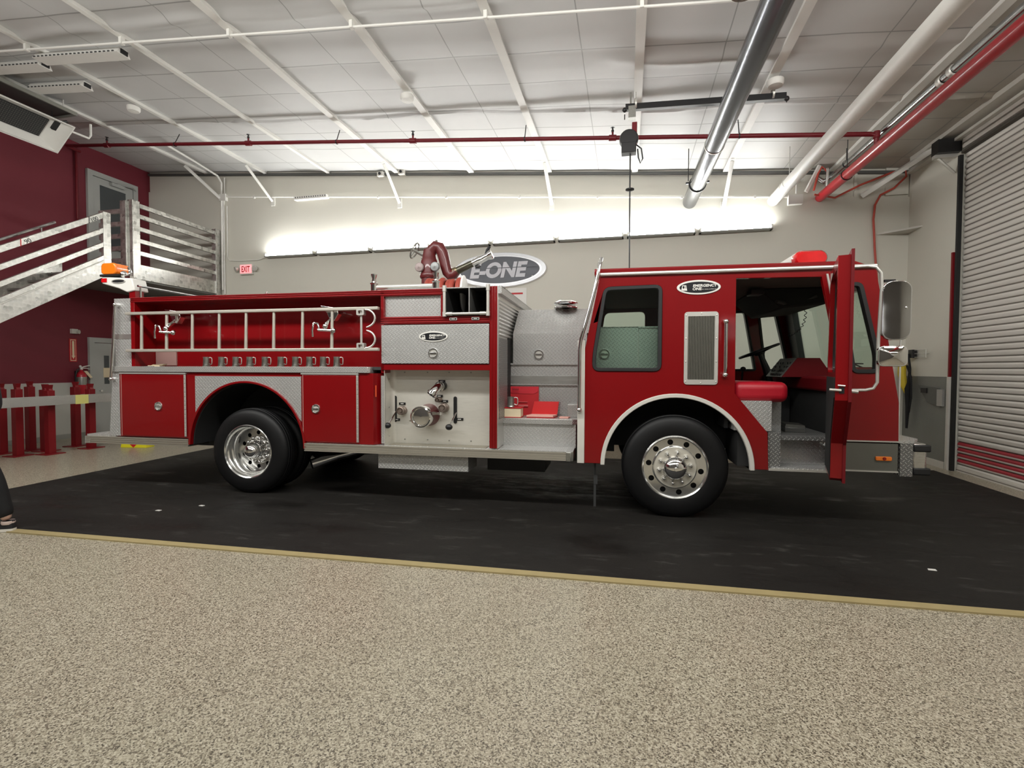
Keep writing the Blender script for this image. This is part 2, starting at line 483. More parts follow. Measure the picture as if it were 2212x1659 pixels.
def sag(x, y):
    t = ((y + 20.68)/.668) % 1.0
    v = abs(t-.5)*2                                 # 0 on the seam, 1 mid-blanket
    d = .010*(v**.6)
    for yc, wd, am in ((7.80, .03, .032), (5.30, .085, .042), (6.55, .11, .035 if x > -.2 else .0), (3.6, .12, .05), (1.9, .12, .05)):
        yc2 = yc + .05*math.sin(x*1.1+yc) + .03*math.sin(x*2.7)
        d += am*math.exp(-((y-yc2)/wd)**2)*(1 + .25*math.sin(x*1.7+yc))
    return d + .005*math.sin(x*3.72+1)*math.sin(y*2)
cx = [XL-.1 + i*(XR+.2-XL)/90 for i in range(91)]
cy = []
y = YB+.1
while y > 1.0: cy.append(y); y -= .035
while y > YF-.2: cy.append(y); y -= .2
vs = [(x, y, zc(x) - sag(x, y)) for y in cy for x in cx]
nx = len(cx)
fs = [(j*nx+i, j*nx+i+1, (j+1)*nx+i+1, (j+1)*nx+i) for j in range(len(cy)-1) for i in range(nx-1)]
k = len(vs)
vs += [(XL-.1, YB+.1, 7.2), (XR+.2, YB+.1, 7.2), (XR+.2, YF-.2, 7.2), (XL-.1, YF-.2, 7.2)]
cm = M(); cm.add(vs, fs + [(k, k+1, k+2, k+3)])
struct(cm.build('ceiling', CEIL, angle=60))

# white purlins running towards the back wall, every second one with a knee brace
PURLIN = [-9.95, -8.30, -6.64, -4.95, -3.24, -1.58, .12, 1.79, 3.60]
for i, x in enumerate(PURLIN):
    b = M(); z = zc(x); wd = .026 if x < -6 else .046
    b.box(x-wd, x+wd, YF, YB+.03, z-.055, z+.05).box(x-wd-.010, x+wd+.010, YF, YB+.03, z-.063, z-.055)
    o = struct(b.build('ceiling_beam', WHITE))
    if x in (-9.95, -8.30, -4.95, -1.58, 1.79):
        dx = .45 if x < -9 else (.2 if x < -8 else (.06 if x < 0 else -.03))
        m = M(); m.tube([(x, YB-.62, z-.10), (x+dx, YB-.03, z-.72)], .035, 4); m.box(x+dx-.05, x+dx+.05, YB-.02, YB+.03, z-.82, z-.62)
        br = m.build('knee_brace', WHITE, o)
# dark line where the ceiling meets the back wall
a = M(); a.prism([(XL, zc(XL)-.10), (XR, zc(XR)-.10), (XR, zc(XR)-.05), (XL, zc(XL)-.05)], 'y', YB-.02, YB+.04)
struct(a.build('trim_5', plain('dark_edge_angle', (.09,.09,.085), .6)))

# left wall doors
def wall_door(name, y0, y1, z0, z1, gy0, gy1, gz0, gz1, knob_y):
    f = M().prism([(y0, z0), (y0, z1), (y1, z1), (y1, z0)], 'x', XL, XL+.06,
                  holes=[[(y0+.11, z0+.001), (y0+.11, z1-.11), (y1-.11, z1-.11), (y1-.11, z0+.001)]])
    o = struct(f.build(name, GREY_DOOR))
    M().prism([(y0+.12, z0+.01), (y0+.12, z1-.12), (y1-.12, z1-.12), (y1-.12, z0+.01)], 'x', XL+.005, XL+.04,
              holes=[[(gy0, gz0), (gy0, gz1), (gy1, gz1), (gy1, gz0)]]).build('door_leaf', GREY_DOOR, o)
    M().box(XL+.012, XL+.028, gy0, gy1, gz0, gz1).build('pane', DOOR_GLASS, o)
    k = M(); k.lathe([(.0, .085), (.028, .08), (.03, .06), (.012, .05), (.012, 0)], (XL+.04, knob_y, z0+1.0), (1,0,0), 14); k.build('door_handle', CHROME, o)
    return o
d2 = wall_door('door_1', 8.62, 9.62, 0, 2.20, 8.94, 9.06, 1.15, 1.80, 8.82)
nt = M(); nt.box(XL+.042, XL+.046, 8.92, 9.08, 1.30, 1.52); nt.build('paper_notice', PAPER, d2)
d1 = wall_door('door_2', 8.66, 9.82, 3.33, 5.93, 8.93, 9.53, 4.25, 5.66, 9.62)
cl = M(); cl.box(XL+.04, XL+.12, 9.15, 9.45, 5.72, 5.79); cl.tube([(XL+.1, 9.3, 5.80), (XL+.22, 9.55, 5.80), (XL+.07, 9.75, 5.80)], .012, 6); cl.build('door_closer', GREY_DOOR, d1)

# roller door
rd = M()
pitch = .0845; prof = []
zz = 0.0
nsl = int(5.0/pitch)
for i in range(nsl):
    z = .03 + i*pitch
    for t, d in ((0, 0), (.10, .016), (.28, .022), (.62, .022), (.80, .012), (.90, 0)):
        prof.append((z + t*pitch, d))
vs = []; fs = []
for (z, d) in prof: vs += [(XR+.07-d, DOOR_Y0+.05, z), (XR+.07-d, DOOR_Y1-.03, z)]
for i in range(len(prof)-1): fs.append((2*i, 2*i+1, 2*i+3, 2*i+2))
n0 = len(vs)
vs += [(XR+.10, DOOR_Y0+.05, .03), (XR+.10, DOOR_Y1-.03, .03), (XR+.10, DOOR_Y0+.05, 5.0), (XR+.10, DOOR_Y1-.03, 5.0)]
fs.append((n0, n0+1, n0+3, n0+2))
rd.add(vs, fs); rd.box(XR+.04, XR+.09, DOOR_Y0+.05, DOOR_Y1-.03, .0, .06)
s = N('roller_door_slats'); p = s.sep(s.obj())
t = s.math('FRACT', s.math('DIVIDE', s.math('SUBTRACT', p[2], .03), pitch))
i_ = s.math('FLOOR', s.math('DIVIDE', s.math('SUBTRACT', p[2], .03), pitch))
groove = s.math('MAXIMUM', s.math('GREATER_THAN', t, .86), s.math('LESS_THAN', t, .05))
n = s.noise(2, 4, .6, s.mapping((1, .6, 6)))
c = s.mix(n, (.60,.565,.52), (.78,.75,.70))
redband = s.math('MULTIPLY', s.math('MULTIPLY', s.math('GREATER_THAN', i_, .5), s.math('LESS_THAN', i_, 4.5)), s.math('GREATER_THAN', t, .36))
c = s.mix(redband, c, (.36,.02,.035))
c = s.mix(s.math('MULTIPLY', groove, .75), c, (.09,.07,.055))
s.set(**{'Base Color': c, 'Roughness': .5}); SLATS = s.m
door3 = struct(rd.build('door_3', SLATS, angle=25))
hb = M()
for z in (4.79, 4.87, 4.95): hb.box(XR-.035, XR+.05, DOOR_Y0, DOOR_Y1-.10, z, z+.055)
hb.build('door_coil', plain('coiled_slats', (.66,.62,.58), .5, 0, .15, 8), door3)
M().box(XR-.02, XR+.05, DOOR_Y0, DOOR_Y1-.04, 4.735, 4.765).build('header_seal', plain('sooty_seal', (.06,.05,.04), .8), door3)
g = M().box(XR-.03, XR+.02, DOOR_Y1-.03, DOOR_Y1+.015, .0, 4.72); g.build('guide_rail', BLACK_MAT, door3)
g = M().box(XR-.05, XR+.0, DOOR_Y1+.03, DOOR_Y1+.09, .0, 1.42); g.build('guide_cover', WHITE_OLD, door3)
g = M().box(XR-.05, XR-.01, DOOR_Y1+.035, DOOR_Y1+.07, 1.42, 3.3); g.build('guide_stripe', RED_POST, door3)
g = M().box(XR-.30, XR, DOOR_Y1-.02, DOOR_Y1+.16, 4.78, 4.98); g.build('coil_end_plate', BLACK, door3)
g = M(); g.tube([(XR-.28, DOOR_Y1+.1, 4.78), (XR-.02, DOOR_Y1+.1, 4.50)], .02, 6).box(XR-.30, XR, DOOR_Y1+.06, DOOR_Y1+.14, 4.73, 4.78); g.build('coil_bracket', SILVER, door3)
struct(M().box(XR-.22, XR, DOOR_Y0-3, YB-.45, 5.02, 5.10).box(XR-.10, XR, DOOR_Y0-3, YB-.1, 4.93, 4.97).build('trim_6', WHITE_OLD))
# faint cross-braced corner stiffener at the right of the upper band
struct(M().box(3.95, 4.00, YB-.01, YB+.04, 4.62, 5.1).box(4.45, 4.80, YB-.01, YB+.035, 4.62, 5.1).build('trim_7', WALL))
# ------------------------------------------------------------------ fire truck (truck metres: x forward, y into the truck, z up)
truck = thing('fire_truck', 'red fire truck with open cab door parked on the black mat', 'fire truck', TRUCK_AT, YT)
def P(m, name, mat, parent=None, **k): return m.build(name, mat, parent or truck, **k)

# --- wheels
def tyre(y0, w, cx, cz, R=.525, r=.315):
    p = [(r, 0), (r+.03, -.012), (R-.10, -.006), (R-.055, .004), (R-.02, .022), (R-.004, .045), (R, .075), (R, w-.075), (R-.02, w-.02), (R-.1, w), (r, w)]
    m = M(); m.lathe(p, (cx, y0, cz), (0,1,0), 64, closed=True)
    for d in (.075, .115, w/2, w-.115):                      # tread grooves stand as thin ribs
        m.lathe([(R-.002, d-.012), (R+.004, d-.009), (R+.004, d+.009), (R-.002, d+.012)], (cx, y0, cz), (0,1,0), 64, caps=False)
    return m
def front_wheel(cx, cz, y0, sgn, par=None):
    """Ten-hole aluminium disc; sgn=+1 faces the viewer (-y)."""
    w = tyre(min(y0, y0+sgn*.28), .28, cx, cz).build('front_wheel', TYRE, truck)
    h = [ell(.258*math.cos(math.radians(100+36*i)), .258*math.sin(math.radians(100+36*i)), .0285, .0285, 16) for i in range(10)]
    disc = M().prism(ell(0, 0, .30, .30, 64), 'y', 0, .014, holes=h)
    rim = M(); rim.add([(cx+v[0], y0+sgn*(v[1]+.018), cz+v[2]) for v in disc.v], disc.f)
    ax = (0, sgn, 0)
    rim.lathe([(.298, .022), (.298, .014), (.306, .012), (.309, -.004), (.318, -.012), (.326, -.008), (.326, .02), (.316, .10)], (cx, y0, cz), ax, 64, caps=False)
    rim.lathe([(.222, .020), (.218, .004), (.212, -.006), (.205, -.008), (.204, .0)], (cx, y0, cz), ax, 64, caps=False)
    rim.build('rim', ALU_POL, w)
    M().lathe([(.205, .02), (.205, -.006), (.10, -.010), (.10, .02)], (cx, y0, cz), ax, 48).build('hub_face', CREAM_ALU, w)
    M().lathe([(.31, .06), (.001, .06)], (cx, y0, cz), ax, 32).build('brake_drum', BLACK, w)
    M().lathe([(.124, 0), (.122, -.03), (.112, -.065), (.085, -.095), (.045, -.110), (.02, -.112), (.018, -.118), (.001, -.118)], (cx, y0, cz), ax, 40).build('hub_cap', CHROME, w)
    for i in range(10):
        a = math.radians(82+36*i); q = (cx+.155*math.cos(a), y0, cz+.155*math.sin(a))
        M().lathe([(.027, -.004), (.026, -.014), (.021, -.020), (.020, -.036), (.013, -.050), (.001, -.056)], q, ax, 14).build('lug_nut', CHROME, w)
    return w
def rear_wheel(cx, cz, y0, sgn):
    w = tyre(min(y0, y0+sgn*.27), .27, cx, cz, .515)
    w.add(*(lambda t: (t.v, t.f))(tyre(min(y0+sgn*.32, y0+sgn*.59), .27, cx, cz, .515)))
    w = w.build('rear_wheel', TYRE, truck)
    ax = (0, sgn, 0)
    M().lathe([(.315, .05), (.326, .01), (.326, -.006), (.318, -.010), (.305, .0), (.302, .018), (.288, .035), (.286, .075), (.272, .088), (.262, .115), (.258, .19)], (cx, y0, cz), ax, 64, caps=False).build('rim', ALU_POL, w)
    h = [ell(.21*math.cos(math.radians(18+36*i)), .21*math.sin(math.radians(18+36*i)), .026, .026, 16) for i in range(10)]
    d = M().prism(ell(0, 0, .262, .262, 56), 'y', .19, .204, holes=h)
    r2 = M(); r2.add([(cx+v[0], y0+sgn*v[1], cz+v[2]) for v in d.v], d.f)
    r2.lathe([(.178, .192), (.172, .176), (.165, .176), (.164, .192)], (cx, y0, cz), ax, 48, caps=False)
    r2.build('wheel_disc', ALU_POL, w)
    M().lathe([(.26, .24), (.001, .24)], (cx, y0, cz), ax, 32).build('brake_drum', BLACK, w)
    M().lathe([(.115, .19), (.112, .12), (.105, .10), (.098, .10), (.096, .07), (.080, .025), (.05, -.002), (.02, -.008), (.001, -.008)], (cx, y0, cz), ax, 40).build('hub_cap', CHROME, w)
    for i in range(10):
        a = math.radians(36*i); q = (cx+.142*math.cos(a), y0, cz+.142*math.sin(a))
        M().lathe([(.024, .19), (.023, .165), (.018, .160), (.017, .145), (.001, .138)], q, ax, 12).build('lug_nut', CHROME, w)
ALU_POL = plain('polished_wheel_aluminium', (.76,.76,.74), .16, .95, .08, 6)
CREAM_ALU = plain('satin_hub_face', (.62,.59,.51), .4, .35, .08, 6)
front_wheel(0, .525, .03, 1); front_wheel(0, .525, 2.41, -1)
rear_wheel(-4.93, .515, .02, 1); rear_wheel(-4.93, .515, 2.42, -1)
fr = M()
for y in (.80, 1.55): fr.box(-7.0, 1.9, y, y+.09, .62, .86)
fr.cyl((0, .3, .50), (0, 2.14, .50), .07).cyl((-4.93, .5, .51), (-4.93, 1.94, .51), .10).sphere((-4.93, 1.22, .51), .26)
fr.box(-3.9, -.95, .55, 1.9, .46, .66).box(-2.1, -1.4, .6, 1.2, .30, .5).box(-6.6, -5.6, .7, 1.7, .45, .7)
P(fr, 'chassis', BLACK)
ex = M().tube([(-3.3, .75, .50), (-3.8, .62, .47), (-3.99, .42, .43), (-4.20, .20, .36)], [.055, .055, .058, .062], 16, caps=False)
P(ex, 'exhaust_tip', CHROME)

# --- cab shell
def fx_(z): return 1.986 - .1667*max(0, z-1.22)          # sloping nose
ARCH = arc(0, .53, .738, .742, 0, 180, 36)
DOORWAY = [(1.465, .855), (1.465, 1.65), (1.31, 2.405), (.55, 2.415), (.555, 1.286), (.86, .905), (.873, .54)]
side = [(-.911, .54), (-.918, 1.70), (-.765, 2.49), (1.765, 2.49), (1.986, 1.22), (1.992, .855)] + DOORWAY + [(.745, .54)] + ARCH[1:-1] + [(-.745, .54)]
RW = rounded([(-.835, 1.50), (-.145, 1.50), (-.145, 2.375), (-.725, 2.365), (-.835, 1.66)], .075)
QW = rounded([(1.585, 1.49), (1.815, 1.49), (1.815, 1.66), (1.655, 2.345), (1.475, 2.345), (1.475, 2.18)], .055)
P(M().prism(side, 'y', 0, .05, holes=[RW, QW]), 'cab_side_panel', RED, bevel=.006)
side_far = [(-.911, .54), (-.918, 1.70), (-.765, 2.49), (1.765, 2.49), (1.986, 1.22), (1.992, .855), (1.48, .56), (.745, .54)] + ARCH[1:-1] + [(-.745, .54)]
FW = rounded([(.60, 1.50), (1.40, 1.50), (1.245, 2.36), (.60, 2.36)], .05)
QF = rounded([(1.50, 1.50), (1.80, 1.50), (1.80, 1.68), (1.65, 2.33), (1.40, 2.33)], .05)
P(M().prism(side_far, 'y', 2.39, 2.44, holes=[RW, FW, QF]), 'cab_far_panel', RED)
for poly, nm in ((FW, 'far_door_window'), (QF, 'far_quarter_window')):
    f = M().prism(poly, 'y', 2.375, 2.445, holes=[inset(poly, .03)]); fo = P(f, nm, BLACK)
    M().prism(inset(poly, .028), 'y', 2.41, 2.416).build('pane', GLASS, fo)
b = M()
b.prism([(-.911, .54), (-.918, 1.70), (-.765, 2.49), (-.725, 2.49), (-.878, 1.70), (-.87, .54)], 'y', .05, 2.39)
P(b, 'cab_back_wall', RED)
b = M()
b.prism([(1.992, .855), (1.986, 1.22), (fx_(1.55), 1.55), (fx_(1.55)-.05, 1.55), (1.94, 1.22), (1.94, .855)], 'y', .05, 2.39)
b.prism([(fx_(2.31), 2.31), (1.765, 2.50), (1.715, 2.50), (fx_(2.31)-.05, 2.31)], 'y', .05, 2.39)
for y0, y1 in ((.05, .14), (2.30, 2.39)):
    b.prism([(fx_(1.54), 1.54), (fx_(2.33), 2.33), (fx_(2.33)-.05, 2.33), (fx_(1.54)-.05, 1.54)], 'y', y0, y1)
P(b, 'cab_front', RED)
ws = M().prism([(fx_(1.55)-.02, 1.55), (fx_(2.31)-.02, 2.31), (fx_(2.31)-.026, 2.31), (fx_(1.55)-.026, 1.55)], 'y', .14, 2.30)
wo = P(ws, 'windshield', WINDSHIELD)
for y0, y1 in ((.14, .18), (2.06, 2.30)):
    dv = M().prism([(fx_(1.54)+.004, 1.54), (fx_(2.33)+.004, 2.33), (fx_(2.33)-.07, 2.33), (fx_(1.54)-.07, 1.54)], 'y', y0, y1)
    dv.build('windshield_pillar', BLACK, wo)
m = M(); m.tube([(1.88, .45, 1.585), (1.87, 1.05, 1.60)], .008, 6).tube([(1.93, .35, 1.50), (1.885, .70, 1.595)], .008, 6); m.build('wiper', BLACK, wo)
# windows on the near side
def side_window(poly, name, glass_mat, y=0.0):
    f = M().prism(poly, 'y', y-.012, y+.055, holes=[inset(poly, .036)]); fo = P(f, name, RUBBER, bevel=.005)
    M().prism(inset(poly, .033), 'y', y+.018, y+.024).build('pane', glass_mat, fo)
    return fo
side_window(RW, 'rear_cab_window', GLASS_REAR); side_window(QW, 'quarter_window', GLASS)
# roof, drip rail, trims
P(M().prism([(-.82, 2.488), (-.825, 2.562), (1.60, 2.556), (1.775, 2.488)], 'y', .035, 2.405), 'cab_roof', RED, bevel=.012)
P(M().tube([(-.762, -.012, 2.490), (1.765, -.012, 2.489)], .019, 10), 'drip_rail', SILVER)
P(M().prism(arc(0, .53, .745, .748, 0, 180, 40)+arc(0, .53, .702, .706, 180, 0, 40), 'y', -.02, .03), 'fender_trim', WHITE_OLD, bevel=.006)
ln = M(); ln.prism(arc(0, .53, .735, .740, 0, 180, 30)+arc(0, .53, .715, .72, 180, 0, 30), 'y', .03, .62)
ln.prism([(-.72, .66)]+[q for q in reversed(arc(0, .53, .725, .73, 12, 168, 24))]+[(.72, .66)], 'y', .60, .63).box(-.71, -.60, .45, .6, .6, .9)
ln.box(.60, .72, .06, .58, .56, .95)
P(ln, 'wheel_well', BLACK_MAT)
P(M().box(-.986, -.911, -.006, .05, .537, 1.82), 'corner_strip', WHITE_OLD, bevel=.004)
P(M().prism([(1.345, 2.43), (1.362, 2.43), (1.487, 1.79), (1.470, 1.79)], 'y', -.012, .0), 'pillar_trim', SILVER)
# front skirt and bumper
sk = P(M().box(1.47, 1.985, -.004, .03, .575, .832), 'front_skirt', plain('grey_skirt_panel', (.16,.16,.14), .45, .5))
for z0, z1 in ((.845, .857), (.562, .575)): M().box(1.47, 1.99, -.012, .03, z0, z1).build('skirt_trim', SILVER, sk)
mk = M().prism(rrect(1.796, 1.932, .672, .712, .012), 'y', -.02, -.004).build('side_marker', AMBER, sk, bevel=.004)
M().lathe([(.016, 0), (.014, .006), (.001, .007)], (1.868, -.02, .692), (0,-1,0), 14).build('reflector', plain('dark_red_reflector', (.25,.01,.005), .2), sk)
bp = M().prism([(1.99, .0), (1.99, 2.44), (2.12, 2.44), (2.25, 2.25), (2.25, .19), (2.12, 0)], 'z', .84, .862)
P(bp, 'bumper_deck', TREAD)
P(M().box(2.008, 2.112, .0, 2.44, .53, .84), 'bumper_end', TREAD_DK)
P(M().box(2.112, 2.235, .01, 2.43, .545, .84), 'bumper', brushed('bumper_steel', (.60,.58,.55), .25), bevel=.02)
for z0, z1 in ((.762, .828), (.545, .612)):
    P(M().box(2.118, 2.262, -.004, 2.444, z0, z1), 'bumper_rubber', RUBBER, bevel=.012)
m = M().lathe([(.065, 0), (.075, .03), (.06, .07), (.035, .10), (.001, .11)], (2.05, .30, .862), (0,0,1), 20); P(m, 'bumper_horn', BLACK)
P(M().cyl((1.992, .01, .87), (1.992, .01, 1.9), .008), 'nose_edge_trim', SILVER)
# underside strap beside the rear of the front wheel
P(M().box(-.815, -.79, .10, .125, .06, .56).box(-.815, -.775, .095, .10, .30, .40), 'ground_strap', DARK)

# --- cab interior
P(M().box(.873, 1.94, .05, 2.39, .835, .868), 'cab_floor', TREAD_DK)
P(M().box(-.87, .5, .64, 2.39, .93, .96), 'rear_cab_floor', BLACK_MAT)
P(M().box(-.72, 1.70, .05, 2.39, 2.425, 2.47), 'headliner', GREY_LINER)
P(M().box(.49, .52, .12, 2.39, .93, 2.43), 'cab_partition', BLACK_MAT)
st = P(M().box(.557, .90, .025, .72, .92, 1.215).box(.88, 1.06, .26, .74, .868, 1.21), 'seat_box', TREAD)
s_ = M().box(.555, 1.06, .03, .78, 1.20, 1.40); cu = P(s_, 'seat_cushion', VINYL, bevel=.07)
cu.modifiers['bevel'].segments = 5
P(M().box(.53, .64, 1.62, 2.3, 1.42, 2.05).box(.555, 1.06, 1.62, 2.3, 1.2, 1.38), 'driver_seat', DARK, bevel=.04)
P(M().box(.90, 1.46, .0, .26, .548, .568), 'step_tread', TREAD)
P(M().box(.985, 1.50, .225, .25, .568, .868), 'step_riser', TREAD, bevel=.004)
P(M().box(.873, .985, .03, .25, .55, .905), 'step_side', TREAD_DK)
P(M().box(.873, 1.47, -.008, .012, .536, .558), 'step_sill', SILVER)
P(M().sphere((1.46, .20, .80), .042, 16, 10), 'step_lamp', CHROME)
P(M().box(1.46, 1.94, .05, .12, .56, 1.45), 'door_post', RED_IN)
P(M().box(1.47, 1.95, .06, 2.39, 1.30, 1.455), 'dashboard', RED_IN, bevel=.03)
P(M().box(1.52, 1.94, .10, 2.39, .87, 1.30).box(.70, 1.5, 1.35, 1.62, .87, 1.20), 'footwell_panel', BLACK_MAT)
ic = P(M().prism([(1.27, 1.44), (1.43, 1.655), (1.66, 1.655), (1.80, 1.44)], 'y', .92, 1.50), 'instrument_pod', RED_IN)
pf = M(); pf.prism([(1.262, 1.44), (1.424, 1.658), (1.432, 1.652), (1.27, 1.436)], 'y', .94, 1.48); pf.build('switch_panel', plain('grey_switch_panel', (.13,.13,.12), .5, .2), ic)
sw = M()
random.seed(3)
for i in range(4):
    for j in range(6):
        a = .12+.2*i; x = 1.262+.162*a; z = 1.44+.218*a; y = .98+.082*j
        if random.random() < .8: sw.box(x-.012, x+.006, y, y+.05*random.uniform(.5, 1), z-.012, z+.012)
sw.build('switches', BLACK, ic)
swh = M(); c = Vector((1.27, 1.82, 1.765)); n_ = Vector((-.36, .05, .93)).normalized(); u = n_.cross(Vector((0,1,0))).normalized(); v_ = n_.cross(u)
ring = [c + (u*math.cos(2*PI*i/36)+v_*math.sin(2*PI*i/36))*.245 for i in range(36)]
swh.tube(ring, .017, 8, closed=True)
for a in (0, 2.1, 4.2): swh.tube([c-n_*.03, c+(u*math.cos(a)+v_*math.sin(a))*.245], .012, 6)
swh.lathe([(.06, -.05), (.07, -.02), (.05, .01), (.001, .015)], c, n_, 16)
sh = P(swh, 'steering_wheel', BLACK)
M().tube([c-n_*.03, c-n_*.25, (1.42, 1.82, 1.30)], [.03, .045, .05], 10).build('steering_column', BLACK, sh)
P(M().tube([(1.00, 1.62, 1.20), (1.02, 1.60, 1.50)], .012, 6).sphere((1.025, 1.60, 1.53), (.035, .03, .03), 10, 6), 'gear_lever', BLACK)
P(M().prism([(.95, 2.425), (1.20, 2.20), (1.66, 2.24), (1.70, 2.425)], 'y', .75, 1.95), 'overhead_console', BLACK_MAT, bevel=.02)
P(M().tube([(1.13, .70, 2.27), (1.30, .80, 2.24), (1.55, .75, 2.33)], .02, 8), 'overhead_grip', DARK)
P(M().box(.84, .98, .60, .78, 2.34, 2.40), 'radio_speaker', BLACK, bevel=.01)
cb = []
for i in range(120):
    t = i/119; x = 1.53-.10*t+.03*math.sin(t*6); z = 2.22-.30*math.sin(t*PI*.62); a = t*70
    cb.append((x+.012*math.cos(a), 1.0+.18*t+.012*math.sin(a), z))
P(M().tube(cb, .004, 5), 'coiled_cord', BLACK)
P(M().prism([(-.85, 1.30), (-.855, 1.64), (-.80, 1.98), (-.36, 1.98), (-.36, 1.30)], 'y', .28, .32).box(-.355, -.06, .29, .33, 1.30, 1.98).box(-.86, -.06, .28, .9, 1.965, 1.98), 'inner_cabinet', TREAD)
P(M().box(-.05, .48, .06, .10, 1.32, 2.43), 'inner_wall', BLACK_MAT)
def latch(x, z, y, r=.058, name='latch', parent=None):
    m = M().lathe([(r, .0), (r, -.006), (r*.93, -.012), (r*.80, -.012), (r*.74, .0), (r*.70, .012), (.001, .014)], (x, y, z), (0,1,0), 28)
    for a in range(4):
        q = (x+r*.88*math.cos(a*PI/2+.78), y-.012, z+r*.88*math.sin(a*PI/2+.78)); m.cyl(q, (q[0], y-.018, q[2]), .006, n=8)
    o = P(m, name, CHROME, parent)
    M().lathe([(r*.72, -.001), (r*.70, -.003), (.001, -.003)], (x, y, z), (0,1,0), 28).build('latch_dish', SILVER, o)
    M().prism(rrect(x-r*.66, x+r*.66, z-.011, z+.011, .010), 'y', y-.012, y-.003).build('latch_bar', CHROME, o, bevel=.002)
    return o
latch(-.715, 1.685, .28)

# --- badges
def badge(name, x, z, w, h, y, parent=None):
    o = P(M().prism(ell(x, z, w/2, h/2, 48), 'y', y-.008, y), name, WHITE, parent, bevel=.003)
    M().prism(ell(x+.002*w, z, w*.44, h*.38, 48), 'y', y-.010, y-.008).build('badge_face', plain('badge_black', (.012,.013,.016), .3), o)
    R = (PI/2, 0, 0); yy = y-.010
    k = w/.42
    text('badge_lettering', 'EMERGENCY', WHITE, o, (x+.060*k, yy, z+.016*k), R, .232*k, .027*k, .002, .15, .035)
    text('badge_lettering', 'ONE', WHITE, o, (x-.014*k, yy, z-.016*k), R, .088*k, .028*k, .002, .15, .035)
    text('badge_lettering', 'INC. OCALA, FLORIDA USA', WHITE, o, (x+.10*k, yy, z-.022*k), R, .140*k, .010*k, .002, .1, .0)
    ic = M().prism([(x-.168*k, z-.032*k), (x-.110*k, z-.032*k), (x-.120*k, z+.022*k), (x-.158*k, z+.022*k)], 'y', yy-.002, yy,
                   holes=[ell(x-.145*k, z+.002*k, .010*k, .014*k, 12), [(x-.127*k, z-.010*k), (x-.121*k, z-.010*k), (x-.123*k, z+.014*k), (x-.128*k, z+.014*k)]])
    ic.build('badge_symbol', WHITE, o)
    return o
badge('oval_badge', .200, 2.336, .415, .145, 0)
# vent and handles
vf = P(M().prism(rrect(.070, .391, 1.370, 2.094, .03), 'y', -.010, .0, holes=[rrect(.105, .357, 1.42, 2.05, .006)]), 'air_intake', SILVER, bevel=.003)
M().box(.10, .36, -.0015, -.0005, 1.415, 2.055).build('intake_back', BLACK, vf)
g = M()
for i in range(17):
    x = .112+.2385*i/16; g.prism([(x-.006, -.001), (x-.001, -.010), (x+.004, -.010), (x+.007, -.001)], 'z', 1.42, 2.05)
g.build('intake_grille', plain('grille_alu', (.20,.195,.165), .45, .6), vf)
sc_ = M()
for x in (.087, .374):
    for z in (1.40, 1.60, 1.83, 2.06): sc_.sphere((x, -.010, z), (.008, .005, .008), 8, 5)
for z in (1.387, 2.077): sc_.sphere((.23, -.010, z), (.008, .005, .008), 8, 5)
sc_.build('screws', SILVER, vf)
def grab(name, pts, r, ends=True):
    m = M().tube(pts, r, 12)
    if ends:
        for q in (pts[0], pts[-1]):
            q = Vector(q); m.cyl(q, (q.x, q.y+.055, q.z), r*1.25, r*1.7, 12); m.sphere(q, r*1.5, 12, 8)
    return P(m, name, CHROME)
grab('grab_handle', [(.450, -.06, 1.99), (.450, -.06, 1.47)], .017)
grab('grab_rail', [(-.79, .25, 2.50), (-.775, .13, 2.62), (-.752, -.01, 2.655), (-.765, -.055, 2.58), (-.83, -.055, 2.27), (-.905, -.05, 1.99), (-.952, -.05, 1.83), (-.965, -.05, 1.72), (-.966, -.05, 1.10)], .018)
# roof light bar
lb = P(M().box(1.27, 1.47, .40, 2.05, 2.556, 2.60), 'light_bar', BLACK)
cap = rrect(1.205, 1.525, 2.592, 2.752, .079, 8)
def bar(y0, y1, m_):
    o = M(); c0 = inset(cap, .02)
    o.add([(p[0], y0-.03, p[1]) for p in c0] + [(p[0], y0, p[1]) for p in cap] + [(p[0], y1, p[1]) for p in cap],
          [tuple(range(len(cap)))] + [(i+k*len(cap), (i+1) % len(cap)+k*len(cap), (i+1) % len(cap)+(k+1)*len(cap), i+(k+1)*len(cap)) for k in range(2) for i in range(len(cap))] + [tuple(range(2*len(cap), 3*len(cap)))])
    return o.build('lens', m_, lb)
bar(.43, .50, RED_LENS); bar(.505, 1.94, plain('white_lens', (.78,.77,.72), .25, 0, .03)); bar(1.945, 2.02, RED_LENS)
# --- open cab door: hinge on the front post, swung out towards the viewer
DH = Matrix.Translation(Vector((1.462, -.012, 0))) @ Matrix.Rotation(math.atan2(-.875, -.285), 4, 'Z')   # u along the door from the hinge
def D(m): return m.xform(DH)
dp = [(.0, .58), (.0, 1.66), (.15, 2.42), (.925, 2.42), (.925, 1.28), (.615, .90), (.60, .60), (.56, .575)]
dw = rounded([(.07, 1.50), (.83, 1.50), (.83, 2.33), (.215, 2.33), (.06, 1.64)], .05)
dr = P(D(M().prism(dp, 'y', -.085, 0, holes=[dw])), 'cab_door', RED, bevel=.006)
lip = [(-.01, .55), (-.01, 1.67), (.14, 2.46), (.945, 2.46), (.945, 1.27), (.63, .89), (.62, .565)]
D(M().prism(lip, 'y', 0, .022, holes=[dw])).build('door_skin', RED_IN, dr)
D(M().prism(dw, 'y', -.05, .026, holes=[inset(dw, .03)])).build('door_window_frame', BLACK, dr)
D(M().prism(inset(dw, .028), 'y', -.03, -.025)).build('door_pane', GLASS, dr)
